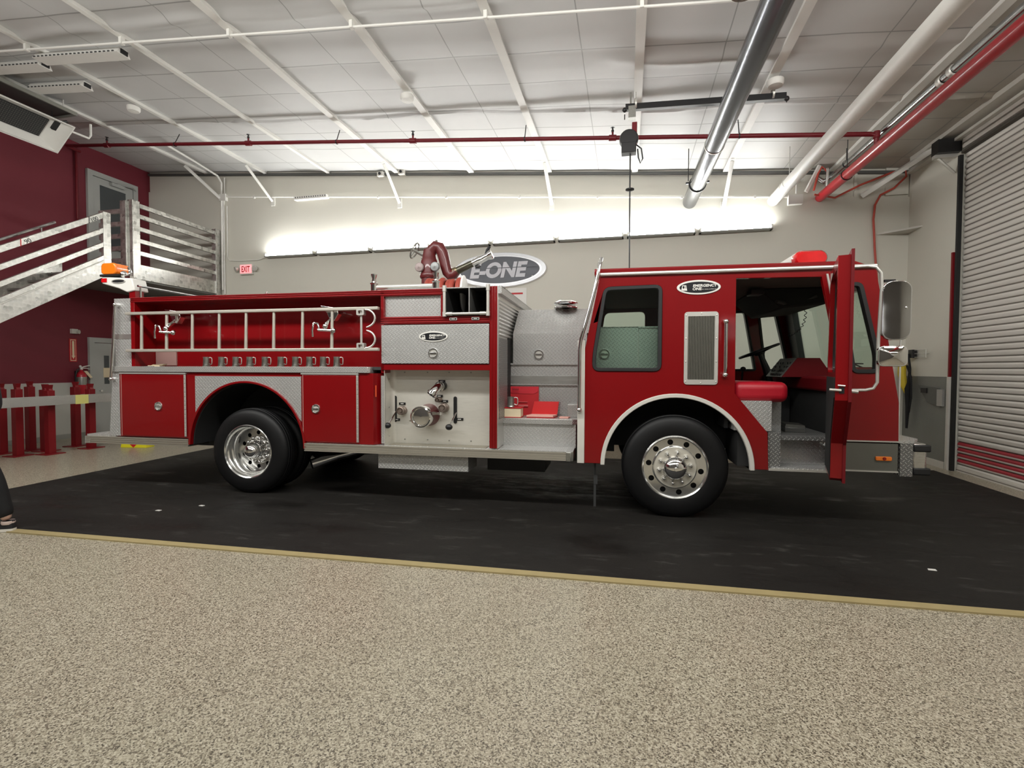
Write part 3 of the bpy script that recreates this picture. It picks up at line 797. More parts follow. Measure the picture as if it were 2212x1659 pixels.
D(M().prism([(.03, .62), (.03, 1.46), (.88, 1.46), (.88, 1.30), (.59, .93), (.57, .62)], 'y', -.092, -.085)).build('door_lining', BLACK_MAT, dr)
lk = M().box(.922, .930, -.060, -.025, 1.335, 1.385); D(lk).build('door_lock', BLACK, dr)
lk = M(); lk.cyl((.935, -.045, 1.36), (.935, -.125, 1.365), .010, n=10).tube([(.935, -.02, 1.395), (.938, -.07, 1.40)], .006, 6); D(lk).build('latch_bolt', SILVER, dr)
# mirrors on the door skin
def DP(u, v, z): return DH @ Vector((u, v, z))
ARM = []
q0 = DP(.60, .02, 2.375)
mi = M().tube([q0, DP(.60, .14, 2.375), DP(.60, .20, 2.36), DP(.60, .235, 2.31), DP(.60, .240, 2.20), DP(.60, .225, 1.74), DP(.60, .225, 1.42), DP(.60, .20, 1.37), DP(.60, .15, 1.355), DP(.60, .02, 1.35)], .013, 10)
mi.cyl(DP(.60, .02, 1.345), DP(.60, .10, 1.338), .015)
mb = P(mi, 'mirror_arm', SILVER)
def mirror(cx_, cz_, w, h, r, y, name, ang, dome=0):
    F = Matrix.Translation(DP(.60, .30, 0)) @ Matrix.Translation(Vector((cx_, y, cz_))) @ Matrix.Rotation(ang, 4, 'Z')
    bk = M(); pl0 = rrect(-w/2, w/2, -h/2, h/2, r, 6)
    bk.prism(pl0, 'y', -.005, .03)
    pl1 = inset(pl0, .03); n = len(pl0)
    bk.add([(p[0], .03, p[1]) for p in pl0]+[(p[0], .085, p[1]) for p in pl1], [(i, (i+1) % n, n+(i+1) % n, n+i) for i in range(n)]+[tuple(range(n, 2*n))])
    o = bk.xform(F).build(name, CHROME, truck, bevel=.004)
    g = M(); pg = inset(pl0, .010)
    if dome:
        k = 6; vs = []; fs = []
        for j in range(k):
            t = j/(k-1); sc2 = 1-t
            vs += [(p[0]*max(sc2, .001), -.007-dome*(1-sc2*sc2), p[1]*max(sc2, .001)) for p in pg]
        m_ = len(pg)
        for j in range(k-1):
            for i in range(m_): fs.append((j*m_+i, j*m_+(i+1) % m_, (j+1)*m_+(i+1) % m_, (j+1)*m_+i))
        g.add(vs, fs)
    else: g.prism(pg, 'y', -.0075, -.0055)
    g.xform(F).build('mirror_glass', MIRROR, o)
    return o
mirror(.035, 2.0, .20, .475, .075, -.02, 'door_mirror', math.radians(-8))
mirror(.01, 1.632, .205, .165, .04, -.03, 'convex_mirror', math.radians(-6), .022)
P(M().box(.02, .10, .0, .02, 0, .02).xform(Matrix.Translation(DP(.60, .24, 2.235))), 'mirror_clamp', BLACK, mb)
P(M().sphere(DP(.60, .40, 2.02), .012, 8, 6), 'mirror_knob', CHROME, mb)
# --- pump module
pm = M().box(-3.15, -1.86, .24, 2.40, .66, 2.085).box(-3.15, -1.86, .60, 2.40, 2.085, 2.395).box(-3.15, -2.45, .24, .60, 2.085, 2.395).box(-3.15, -1.845, 2.36, 2.44, .66, 2.41)
P(pm, 'pump_house', RED)
f = M()
f.box(-1.932, -1.846, 0, .10, .66, 2.41)                      # front post
f.box(-3.19, -3.153, 0, .10, 1.505, 2.40)
f.box(-3.19, -2.437, .0, .10, 2.330, 2.402).box(-3.19, -1.93, 0, .10, 2.017, 2.100)
f.box(-3.19, -1.93, .0, .24, 1.505, 1.572).box(-2.483, -2.437, 0, .10, 2.10, 2.33)
for z in (2.345, 2.372, 2.390, 2.035, 2.060, 2.085): f.box(-3.19, -2.437 if z > 2.2 else -1.932, -.006, 0, z-.006, z+.006)
for x in (-1.905, -1.872): f.box(x-.006, x+.006, -.006, 0, .66, 2.41)
P(f, 'pump_frame', RED, bevel=.004)
P(M().box(-1.846, -1.838, .0, 2.30, .66, 2.405), 'pump_house_front', ALU_V)
sl = M()
for i in range(10):
    z = 1.88+.042*i; sl.prism([(-1.838, z), (-1.828, z+.010), (-1.828, z+.022), (-1.838, z+.032)], 'y', .03, 2.2)
P(sl, 'corrugated_shutter', ALU)
P(M().box(-3.15, -1.80, .02, 2.42, 2.402, 2.412).box(-1.838, -1.80, .0, 2.42, 2.33, 2.412), 'pump_roof', TREAD)
P(M().box(-3.153, -2.483, .035, .05, 2.10, 2.33), 'small_tread_panel', TREAD)
pd = P(M().box(-3.178, -1.936, -.014, .02, 1.578, 2.006), 'upper_door', TREAD, bevel=.003)
badge('oval_badge', -2.562, 1.874, .335, .115, -.014)
latch(-2.564, 1.692, -.014, .058)
# open bins with tube corners
bn = P(M().box(-2.437, -2.42, 0, .55, 2.105, 2.405).box(-1.952, -1.935, 0, .55, 2.105, 2.405).box(-2.437, -1.935, .0, .55, 2.09, 2.107).box(-2.437, -1.935, .55, .57, 2.1, 2.41).box(-2.437, -1.935, .06, .55, 2.400, 2.408), 'open_bins', BLACK_MAT)
M().box(-2.163, -2.155, -.005, .5, 2.11, 2.40).build('bin_divider', ALU_V, bn)
tb = M()
for x in (-2.43, -1.942): tb.cyl((x, -.03, 2.10), (x, -.03, 2.415), .017, n=14)
tb.cyl((-2.43, -.03, 2.118), (-1.942, -.03, 2.118), .015, n=14)
for x in (-2.43, -1.942):
    for z0, z1 in ((2.09, 2.14), (2.36, 2.425)): tb.cyl((x, -.03, z0), (x, -.03, z1), .022, n=14)
for x0, x1 in ((-2.40, -2.34), (-2.03, -1.97)): tb.cyl((x0, -.03, 2.118), (x1, -.03, 2.118), .020, n=14)
tb.build('bin_rail', SILVER, bn)
for x in (-2.335, -2.085):
    t = P(M().prism(rrect(x-.042, x+.042, 2.05, 2.078, .004), 'y', -.016, -.006), 'label_holder', SILVER)
    M().box(x-.034, x+.034, -.018, -.016, 2.055, 2.073).build('label_face', BLACK, t)
    M().box(x-.02, x+.02, -.0195, -.018, 2.061, 2.067).build('label_line', WHITE, t)
# satin pump panel in its recess, its left side curving forward
pp = [(-1.935, .22), (-3.09, .22)]
pp += [(-3.09-.06*math.sin(math.radians(a)), .22-.06*(1-math.cos(math.radians(a)))) for a in range(10, 91, 10)]
pp += [(-3.153, .01), (-3.157, .01)]
back = [(x-.004, y+.02) for x, y in reversed(pp)]
pn = P(M().prism(pp+back, 'z', .65, 1.505), 'pump_panel', PANEL)
sc_ = M()
for x in (-3.0, -2.72, -2.46, -2.20, -1.98):
    for z in (1.478, .70): sc_.sphere((x, .218, z), (.009, .006, .009), 8, 5)
for z in (.75, 1.08, 1.40): sc_.sphere((-3.138, .10, z), (.006, .009, .009), 8, 5); sc_.sphere((-1.96, .218, z), (.009, .006, .009), 8, 5)
sc_.build('panel_screws', PEWTER, pn)
def plate_(x, z, w=.075, h=.028, y=.212):
    o = M().box(x-w/2, x+w/2, y, .22, z-h/2, z+h/2).build('name_plate', BLACK, pn)
for x, z, w in ((-3.03, 1.112, .08), (-2.545, 1.378, .08), (-2.575, 1.207, .08), (-2.512, 1.148, .08), (-3.095, .925, .07), (-2.335, .946, .09)):
    o = P(M().box(x-w/2, x+w/2, .212, .22, z-.014, z+.014), 'name_plate', BLACK)
    M().box(x-w*.22, x+w*.22, .2105, .212, z-.004, z+.004).build('plate_line', WHITE, o)
ik = M().lathe([(.128, .22), (.126, .19), (.112, .15), (.106, .06), (.106, .02)], (-2.70, 0, .990), (0,1,0), 40)
io = P(ik, 'suction_intake', DARK_RED_CAST)
ic = M().lathe([(.112, .075), (.120, .07), (.122, .0), (.119, -.018), (.108, -.026), (.096, -.026), (.092, -.008), (.05, -.011), (.001, -.012)], (-2.715, 0, .985), (0,1,0), 44)
ic.prism([(-2.59, 1.005), (-2.53, 1.012), (-2.50, 1.005), (-2.50, 1.035), (-2.53, 1.030), (-2.57, 1.045), (-2.60, 1.04)], 'y', .015, .065)
ic.prism([(-2.79, .95), (-2.85, .925), (-2.87, .935), (-2.85, .945), (-2.80, .975)], 'y', .02, .05)
ic.build('intake_cap', CHROME, io)
el = M().lathe([(.052, .22), (.050, .16)], (-2.535, 0, 1.325), (0,1,0), 20); eo_ = P(el, 'discharge_elbow', BLACK)
el = M().tube([(-2.535, .17, 1.325), (-2.537, .10, 1.322), (-2.548, .05, 1.305), (-2.572, .015, 1.265), (-2.595, -.005, 1.228)], [.043, .043, .046, .049, .053], 18, caps=False)
el.lathe([(.051, -.012), (.061, -.012), (.061, .016), (.051, .016)], (-2.585, .004, 1.245), (-.5, -.42, -.76), 20, closed=True)
el.lathe([(.048, -.008), (.056, -.008), (.056, .012), (.048, .012)], (-2.537, .11, 1.322), (0,-1,0), 20, closed=True)
el.build('elbow_pipe', CHROME, eo_)
M().lathe([(.044, 0), (.001, 0)], (-2.590, .000, 1.238), (-.5, -.42, -.76), 18).build('elbow_bore', BLACK, eo_)
for x, z, r, mt in ((-3.020, 1.035, .045, HOSE_RED), (-2.512, 1.076, .048, PEWTER), (-2.572, 1.168, .028, PEWTER)):
    c_ = P(M().lathe([(r*1.12, .22), (r*1.12, .17), (r, .165), (r, .13), (r*.82, .125), (r*.80, .14), (r*.45, .142), (r*.42, .128), (.001, .128)], (x, 0, z), (0,1,0), 24), 'drain_valve', plain('valve_metal', (.24,.19,.16), .4, .6, .2, 30))
M().tube([(-2.60, .21, 1.27), (-2.63, .205, 1.16), (-2.60, .205, 1.09), (-2.55, .21, 1.05)], .003, 5).build('cap_chain', SILVER, io)
for x in (-3.118, -2.385):
    sl_ = P(M().prism(rrect(x-.020, x+.020, .895, 1.205, .02), 'y', .212, .222), 'valve_slot', BLACK)
    yy = .20 if x > -3 else .10
    M().tube([(x+.012, .21, 1.02), (x-.006, .12, .935), (x-.018, .07, .885)], .008, 8).build('valve_lever', CHROME, sl_)
    M().sphere((x-.022, .055, .872), (.042, .034, .034), 14, 9).build('lever_knob', BLACK, sl_)
# --- engine cover between pump module and cab
P(M().box(-1.80, -.92, .66, 2.3, 1.585, 1.945), 'engine_cover', TREAD)
P(M().prism([(.66, 1.945), (1.06, 2.275), (2.3, 2.275), (2.3, 1.945)], 'x', -1.80, -.85), 'engine_hood', TREAD)
latch(-1.487, 1.693, .655, .060)
P(M().box(-1.83, -.92, .68, 2.2, 1.44, 1.585).box(-1.83, -.92, .655, .68, 1.572, 1.59), 'cover_step', TREAD)
P(M().box(-1.83, -.92, .665, .70, 1.345, 1.44), 'cover_band', brushed('smooth_band', (.55,.55,.53), .35, (2, 30, 8)))
P(M().box(-1.83, -.92, .69, 2.2, .93, 1.345).box(-1.83, -.92, .665, .69, 1.328, 1.348), 'bench_back', TREAD)
P(M().box(-1.845, -1.83, .50, .70, .97, 1.90), 'gap_side', BLACK_MAT)
P(M().box(-1.845, -1.833, .06, .49, .97, 1.86), 'side_tread_panel', TREAD_DK)
P(M().prism([(-1.90, .27), (-1.055, .27), (-1.00, .33), (-.96, .40), (-.96, .72), (-1.90, .72)], 'z', .905, .965).box(-1.13, -1.0, .52, .68, .965, 1.115), 'bench_top', TREAD_SM, bevel=.006)
P(M().box(-1.90, -1.02, .30, .72, .645, .905), 'bench_front', TREAD)
m = M().lathe([(.145, 0), (.145, .012), (.125, .03), (.05, .035), (.05, .0)], (-1.20, 1.0, 2.275), (0,0,1), 28); m.lathe([(.135, .045), (.150, .055), (.150, .070), (.115, .090), (.001, .092)], (-1.20, 1.0, 2.275), (0,0,1), 28)
P(m, 'exhaust_cap', CHROME)
# --- running boards
def ribbed(x0, x1, name):
    m = M().box(x0, x1, -.012, .30, .556, .646)
    for z in (.566, .592, .618, .640): m.box(x0, x1, -.026, -.012, z-.008, z+.008)
    return P(m, name, brushed('ribbed_running_board', (.74,.71,.64), .35, (2, 30, 30)))
ribbed(-7.26, -5.725, 'rear_running_board'); ribbed(-4.145, -1.10, 'running_board')
P(M().box(-4.14, -1.05, .0, .30, .640, .650).box(-1.9, -1.03, .0, .33, .640, .652), 'board_top', TREAD)
P(M().prism([(-1.10, -.028), (-1.05, -.028), (-1.025, .0), (-1.025, .30), (-1.10, .30)], 'z', .550, .650), 'board_end_cap', PEWTER, bevel=.006)
P(M().box(-3.13, -1.98, .04, .21, .650, .654), 'step_pad', plain('worn_step_pad', (.26,.24,.19), .6, .3, .2, 10))
P(M().box(-7.27, -6.82, .0, 2.44, .64, .668).box(-7.28, -7.20, -.02, 2.46, .552, .645), 'tail_board', TREAD_SM)
P(M().box(-3.255, -2.185, .05, .42, .378, .556), 'step_box', TREAD, bevel=.004)
# --- hose body: lower side
arc_r = arc(-4.93, .58, .775, .768, 180, 0, 36)[1:-1]
lower = [(-6.80, 1.467), (-6.74, .655), (-5.705, .655), (-5.705, .58)] + arc_r + [(-4.155, .58), (-4.155, .655), (-3.285, .655), (-3.285, 1.467)]
P(M().prism(lower, 'y', .0, .05), 'body_side', RED, bevel=.004)
P(M().prism([(-3.285, .0), (-3.196, .12), (-3.196, .30), (-3.285, .30)], 'z', .655, 1.467), 'body_corner', RED)
P(M().prism([(-3.197, .115), (-3.155, .02), (-3.150, .03), (-3.190, .125)], 'z', .67, 1.44).box(-3.20, -3.16, .02, .028, .67, 1.44), 'corner_tread_strip', TREAD_SM)
P(M().box(-3.262, -3.245, -.002, .004, 1.20, 1.33), 'small_reflector', plain('orange_red_reflector', (.50,.06,.02), .3))
P(M().prism(lower, 'y', 2.39, 2.44).box(-6.82, -6.76, .02, 2.42, .62, 1.5).box(-6.8, -3.2, .70, 1.70, .62, .66), 'body_far_side', RED)
ar = [(-5.63, .90)] + [(x, z) for x, z in arc(-4.93, .58, .795, .788, 180, 0, 40) if x > -5.63 and x < -4.19 and z > .90]
P(M().prism([(-5.63, 1.425)] + ar + [(-4.19, .90), (-4.19, 1.425)], 'y', -.006, .0), 'arch_tread_panel', TREAD)
P(M().prism(arc(-4.93, .58, .797, .79, 180, 0, 40)+arc(-4.93, .58, .770, .763, 0, 180, 40), 'y', -.022, .03), 'arch_trim', RED, bevel=.004)
P(M().prism(arc(-4.93, .58, .775, .768, 180, 0, 30)+arc(-4.93, .58, .755, .75, 0, 180, 30), 'y', .03, .70).prism([(-5.68, .66)]+arc(-4.93, .58, .765, .758, 170, 10, 24)+[(-4.18, .66)], 'y', .68, .71), 'rear_wheel_well', BLACK_MAT)
def locker(x0, x1, z0, z1, kx, kz):
    o = P(M().prism(rrect(x0, x1, z0, z1, .015), 'y', -.014, .0), 'compartment_door', RED, bevel=.004)
    M().box(x0-.02, x1+.012, -.02, .0, z1+.006, z1+.022).build('door_top_strip', SILVER, o)
    h = M().box(x1-.016, x1+.010, -.018, -.010, z0+.01, z1)
    for i in range(14): h.cyl((x1-.003, -.018, z0+.02+i*.054), (x1-.003, -.018, z0+.06+i*.054), .008, n=8)
    h.build('piano_hinge', SILVER, o)
    M().box(x0, x0+.008, -.017, -.012, z0, z1).build('edge_strip', plain('worn_edge', (.42,.20,.18), .5), o)
    latch(kx, kz, -.014, .055)
locker(-6.710, -5.765, .668, 1.440, -6.154, 1.047); locker(-4.165, -3.470, .668, 1.445, -3.996, 1.052)
P(M().box(-6.79, -6.755, -.004, .0, .68, .80), 'white_sticker', WHITE)
# --- shelf and upper side
P(M().prism([(-6.84, -.025), (-3.345, -.025), (-3.32, .0), (-3.32, .32), (-6.84, .32)], 'z', 1.470, 1.540), 'body_shelf', TREAD_SM, bevel=.004)
P(M().box(-3.34, -3.17, .05, .32, 1.505, 1.54), 'shelf_end', DARK)
P(M().box(-6.56, -3.16, .30, .34, 1.54, 2.39), 'upper_side', RED)
rl = M().box(-6.56, -3.15, .0, .34, 2.338, 2.400)
for z in (2.350, 2.372, 2.392): rl.box(-6.56, -3.15, -.006, 0, z-.006, z+.005)
P(rl, 'top_rail', RED, bevel=.003)
P(M().box(-6.56, -6.505, .0, .34, 1.54, 2.40), 'upper_post', RED, bevel=.003); P(M().box(-3.20, -3.15, .02, .34, 1.47, 2.40), 'upper_post', RED, bevel=.003)
P(M().box(-6.80, -3.15, 2.08, 2.44, .66, 2.40).box(-6.80, -3.15, .34, 2.1, 1.50, 1.60).box(-3.2, -3.15, .34, 2.1, 1.5, 2.38), 'hose_bed', RED)
P(M().box(-6.5, -3.2, .40, 2.05, 1.60, 2.30), 'hose_bed_cover', plain('dark_bed_cover', (.05,.045,.04), .8))
P(M().box(-6.500, -6.185, .285, .30, 1.555, 1.735), 'painted_reflection', plain('pale_reflection_tone', (.36,.22,.20), .3))  # pale plate painted to stand for the door's reflection in the red side
P(M().prism([(-6.805, 2.392), (-6.56, 2.392), (-6.56, 1.54), (-6.80, 1.54)], 'y', .0, .04).prism([(-6.80, 1.47), (-6.745, 1.47), (-6.745, .66), (-6.91, .66), (-6.845, 1.47)], 'y', -.005, .03).box(-6.80, -6.77, .04, 2.40, .66, 2.39), 'tail_tread_panel', TREAD)
P(M().box(-6.80, -6.56, -.004, .0, 1.885, 1.945), 'pale_tread_band', ALU)
grab('tail_grab_pole', [(-6.735, -.05, 2.31), (-6.775, -.05, 1.80), (-6.82, -.05, 1.38)], .016)
cr = M().tube([(-6.51, .06, 2.555), (-6.52, 2.30, 2.555)], .014, 8); 
for y in (.10, 1.2, 2.26): cr.cyl((-6.515, y, 2.39), (-6.515, y, 2.555), .012)
P(cr, 'rear_cross_rail', CHROME)
# amber beacon on a white bracket at the tail
P(M().box(-6.665, -6.575, .08, .20, 2.39, 2.52), 'beacon_post', RED)
bk = P(M().prism([(-7.06, 2.60), (-7.06, 2.685), (-6.95, 2.680), (-6.60, 2.655), (-6.56, 2.50), (-6.68, 2.48), (-6.80, 2.53)], 'y', .06, .26), 'beacon_bracket', WHITE, bevel=.012)
M().prism(ell(-6.80, 2.622, .105, .028, 28), 'y', .052, .06, holes=[ell(-6.80, 2.622, .093, .018, 28)]).build('maker_plate_rim', SILVER, bk)
M().prism(ell(-6.80, 2.622, .093, .018, 28), 'y', .055, .06).build('maker_plate', BLACK, bk)
M().box(-7.06, -6.98, .054, .06, 2.615, 2.665).build('marker_lens', RED_LENS, bk)
am = P(M().prism(rrect(-7.075, -6.845, 2.712, 2.862, .05), 'y', .06, .26), 'amber_beacon', AMBER, bevel=.015)
M().box(-7.08, -6.80, .05, .27, 2.688, 2.714).build('beacon_base', BLACK, am)
P(M().sphere((-6.79, .12, 2.72), .045, 14, 10), 'spot_lamp', CHROME)
P(M().tube([(-6.70, .12, 2.66), (-6.69, .12, 2.76), (-6.715, .12, 2.80)], .018, 8).box(-6.74, -6.66, .09, .15, 2.66, 2.69), 'spot_bracket', CHROME)
# top rail bollards, dome, deck gun and hose reel
for x in (-3.318, -2.572):
    b = M().lathe([(.038, 0), (.038, .085), (.046, .09), (.046, .10), (.026, .108), (.022, .15), (.036, .185), (.036, .20), (.001, .203)], (x, .10, 2.40), (0,0,1), 20)
    P(b, 'roller_post', CHROME)
P(M().cyl((-3.28, .10, 2.45), (-2.61, .10, 2.45), .026, n=14), 'roller_bar', SILVER)
P(M().lathe([(.10, 0), (.10, .02), (.07, .06), (.02, .075), (.001, .076)], (-5.30, .75, 2.45), (0,0,1), 20).tube([(-5.22, .75, 2.50), (-5.20, .75, 2.55)], .012, 6), 'fill_cap', CHROME)
P(M().sphere((-5.06, .75, 2.45), (.09, .09, .05), 12, 8), 'red_fill_cap', RED)
gy = 1.0
dg = M()
dg.cyl((-2.985, gy, 2.38), (-2.985, gy, 2.70), .105, n=24).lathe([(.115, 0), (.125, .02), (.125, .05), (.115, .07)], (-2.985, gy, 2.70), (0,0,1), 24)
dg.lathe([(.115, 0), (.115, .20), (.10, .23), (.085, .30), (.075, .36)], (-2.985, gy, 2.72), (0,0,1), 24)
el = [(-2.97, gy, 3.00), (-2.955, gy, 3.07), (-2.90, gy, 3.115), (-2.845, gy, 3.10), (-2.805, gy, 3.03), (-2.78, gy, 2.94), (-2.76, gy, 2.85), (-2.735, gy, 2.775), (-2.70, gy, 2.735), (-2.655, gy, 2.745), (-2.62, gy, 2.785)]
dg.tube(el, [.072, .074, .076, .076, .074, .072, .070, .070, .070, .066, .060], 20)
go = P(dg, 'deck_gun', DARK_RED_CAST)
M().tube([(-2.65, gy, 2.770), (-2.60, gy, 2.792)], [.062, .056], 18).build('barrel_collar', plain('brass_collar', (.20,.17,.10), .35, .8), go)
nz = M().tube([(-2.40, gy, 2.878), (-2.33, gy, 2.908)], [.045, .050], 18)
nz.lathe([(.050, 0), (.054, .03), (.048, .06), (.044, .14), (.058, .17), (.064, .20), (.056, .21)], (-2.335, gy, 2.905), (.92, 0, .395), 22)
nz.build('gun_nozzle', CHROME, go)
M().tube([(-2.61, gy, 2.788), (-2.38, gy, 2.887)], [.050, .044], 18).build('gun_barrel', plain('dark_brass', (.10,.095,.07), .3, .8), go)
M().tube([(-2.235, gy, 2.97), (-2.205, gy, 3.04), (-2.175, gy, 3.085)], [.018, .022, .018], 8).build('nozzle_handle', BLACK, go)
M().sphere((-2.33, gy, 2.835), (.04, .02, .02), 10, 6).build('nozzle_grip', BLACK, go)
hw = M(); c = Vector((-3.19, gy, 3.075)); n_ = Vector((-.85, -.1, .45)).normalized(); u = n_.cross(Vector((0,1,0))).normalized(); v_ = n_.cross(u)
hw.tube([c+(u*math.cos(2*PI*i/28)+v_*math.sin(2*PI*i/28))*.105 for i in range(28)], .011, 6, closed=True)
for a in (0.4, 2.5, 4.6): hw.tube([c, c+(u*math.cos(a)+v_*math.sin(a))*.105], .008, 6)
hw.tube([c+n_*.03, (-3.05, gy, 3.00), (-2.96, gy, 2.96)], [.02, .022, .03], 8).tube([(-2.93, gy, 3.06), (-2.925, gy, 3.14), (-2.89, gy, 3.185), (-2.875, gy, 3.19)], [.016, .018, .020, .018], 8)
hw.build('gun_handwheel', PEWTER, go)
for x in (-3.075, -2.865):
    M().lathe([(.058, 0), (.060, -.03), (.052, -.04), (.02, -.042), (.001, -.05)], (x, gy-.10, 2.83), (0,1,0), 22).build('gun_gauge', plain('gauge_metal', (.30,.24,.23), .5, .2) if x < -3 else plain('grey_gauge', (.26,.27,.27), .45, .4), go)
M().tube([(-3.06, gy, 2.92), (-3.075, gy, 2.97)], .026, 8).build('gun_lever', BLACK, go)
M().cyl((-3.085, gy-.05, 2.50), (-3.085, gy-.10, 2.50), .025, n=10).build('gun_petcock', CHROME, go)
hr = P(M().lathe([(.001, 0), (.20, .0), (.225, .012), (.225, .03), (.20, .042), (.001, .05)], (-2.41, .58, 2.42), (1, .12, 0), 36), 'hose_reel', WHITE)
M().lathe([(.035, 0), (.03, .03), (.001, .035)], (-2.355, .585, 2.42), (1, .12, 0), 14).build('reel_hub', SILVER, hr)
hs = M(); pts = []
for i in range(300):
    t = i/299; a = t*2*PI*6.5
    pts.append((-2.83+.40*t+.012*math.sin(a*.5), .58+.165*math.cos(a)-.04*(1-t), 2.41+.165*math.sin(a)*(1+.08*math.sin(a*.37))))
hs.tube(pts, .036, 10); hs.build('reel_hose', HOSE_RED, hr)
P(M().box(-2.27, -2.17, .55, .66, 2.41, 2.455), 'top_fitting', CHROME, bevel=.01)
# --- ladder brackets
def ladder_bracket(x, z):
    m = M()
    m.prism([(x-.16, z+.20), (x+.05, z+.17), (x+.075, z+.10), (x+.02, z+.02), (x-.04, z+.04), (x-.07, z+.11)], 'y', .10, .18)
    m.tube([(x+.0, .30, z+.12), (x+.0, .12, z+.12)], .03, 10)
    m.tube([(x-.01, .12, z+.06), (x-.03, .03, z-.02), (x-.03, .0, z-.09)], [.022, .028, .02], 10)
    m.tube([(x-.12, -.005, z-.09), (x+.06, -.005, z-.10)], .016, 8).sphere((x+.075, -.005, z-.10), .03, 12, 8)
    m.tube([(x-.17, -.01, z-.01), (x-.185, -.012, z-.10), (x-.18, -.01, z-.17)], .013, 8).tube([(x-.17, -.01, z-.01), (x-.12, -.01, z-.02), (x-.10, -.005, z-.09)], .013, 8)
    m.sphere((x-.03, .0, z-.05), .032, 12, 8)
    m.v = [(a, b-.075 if b < .25 else b, c) for a, b, c in m.v]
    return P(m, 'ladder_bracket', CHROME, bevel=.004)
ladder_bracket(-5.93, 2.05); ladder_bracket(-3.80, 2.05)
# ------------------------------------------------------------------ things on the truck
def on_truck(name, label, cat, x, y, z, group=None, rz=0):
    return thing(name, label, cat, TW(x, y, z), YT+rz, group)
# folding-hook ladder lying along the truck side (local origin at the lower rail's rear end)
LX, LZ = -6.568, 1.718
ld = on_truck('ladder', 'long aluminium ladder hung sideways along the red truck body', 'ladder', LX, -.045, LZ)
L_ALU = plain('ladder_aluminium', (.60,.57,.50), .4, .55, .1, 8)
for z in (0, .458):
    M().box(0, 3.375, -.028, .028, z, z+.035).build('ladder_rail', L_ALU, ld, bevel=.006)
for x in (-6.40, -6.032, -5.662, -5.284, -4.916, -4.544, -4.169, -3.792):
    M().tube([(x-(x+.672)*.0087-LX-.004, 0, .03), (x-(x+.672)*.0087-LX+.006, 0, .46)], [.019, .0165], 12).build('rung', L_ALU, ld)
m = M().cyl((3.165, 0, .03), (3.165, 0, .46), .013, n=10)
for z in (.055, .435): m.prism(rrect(3.120, 3.210, z-.035, z+.035, .014), 'y', -.03, .03, holes=[rrect(3.140, 3.190, z-.018, z+.018, .008)])
m.build('hook_bracket', SILVER, ld)
for k in (1, -1):
    p = [(3.225+.115*math.sin(math.radians(a)), -.02, .247+k*(.215-.098*(1-math.cos(math.radians(a))))) for a in range(0, 181, 15)]
    M().tube(p[:-1]+[(3.237, -.02, .247+k*.016)], [.011]*(len(p)-2)+[.009, .006], 8).build('roof_hook', SILVER, ld)
# pewter tankards
def tankard(label, x, y, z, group):
    t = on_truck('tankard', label, 'tankard', x, y, z, group)
    M().lathe([(.001, .002), (.044, .0), (.046, .006), (.041, .014), (.040, .02), (.036, .10), (.037, .108), (.039, .112), (.039, .118), (.035, .118), (.033, .02), (.001, .016)], (0,0,0), (0,0,1), 28).build('body', PEWTER, t)
    M().tube([(.034, 0, .104), (.052, 0, .112), (.074, 0, .106), (.079, 0, .090), (.078, 0, .045), (.074, 0, .028), (.060, 0, .026), (.038, 0, .034)], .0055, 8).build('handle', SILVER, t)
    return t
TX = [-5.579, -5.362, -5.160, -4.966, -4.756, -4.542, -4.346, -4.159, -3.980, -3.805]
ordn = ['leftmost', 'second from left', 'third from left', 'fourth from left', 'fifth from left', 'fifth from right', 'fourth from right', 'third from right', 'second from right', 'rightmost']
t0 = None
for x, o_ in zip(TX, ordn):
    lb = 'pewter tankard standing on the truck shelf under the ladder, %s of the ten' % o_
    if t0 is None: t0 = tankard(lb, x, .12, 1.541, 'pewter tankards in a row on the truck shelf')
    else:
        c = copy_tree(t0); c.location = TW(x, .12, 1.541); c['label'] = lb
c = copy_tree(t0); c.location = TW(-1.765, .36, 1.0845); del c['group']
c['label'] = 'pewter tankard standing on the thick red book on the bench behind the cab'
pl = on_truck('leaflet', 'small white leaflet lying on the left end of the truck shelf', 'paper', -6.29, .10, 1.541, None, .1)
M().box(-.09, .07, -.04, .04, 0, .012).prism([(-.05, .012), (.10, .012), (.12, .03), (-.03, .024)], 'y', -.03, .03).build('sheets', PAPER, pl)
M().box(-.12, .0, -.05, .02, -.0005, .004).build('dark_card', DARK, pl)
# bench display
bk = on_truck('book', 'thick closed book with red cover lying under a tankard', 'book', -1.765, .40, .966)
M().box(-.118, .118, -.072, .10, .008, .104).build('pages', PAPER, bk)
M().box(-.125, .125, -.078, .108, 0, .008).box(-.125, .125, -.078, .108, .104, .116).box(-.125, .125, .10, .108, 0, .116).build('cover', RED_CARD, bk, bevel=.003)
ev = on_truck('envelope', 'large red folder with rounded flap leaning behind the thick book', 'folder', -1.672, .66, .966)
def lean(m, a): return m.xform(Matrix.Rotation(-a, 4, 'X'))
lean(M().prism([(-.185, 0), (.185, 0), (.185, .345), (-.185, .345)], 'y', -.006, 0), .05).build('folder_back', RED_CARD, ev)
lean(M().prism([(-.183, .345), (-.183, .285), (-.14, .262), (.02, .258), (.13, .258), (.175, .285), (.183, .345)], 'y', -.012, -.007), .05).build('flap', plain('red_flap', (.58,.02,.035), .5), ev)
text('handwriting', '3666', BLACK, ev, (-.095, -.031, .312), (PI/2+.05*-1, 0, 0), .085, .026, .0008, .2)
lean(M().box(-.06, .05, -.022, -.014, .155, .162).box(-.06, .06, -.024, -.014, .105, .125), .05).build('card_slips', plain('pale_red_card', (.62,.12,.12), .6), ev)
bd = on_truck('notebook', 'open bright red notebook standing with blank pages on the bench', 'book', -1.395, .46, .966)
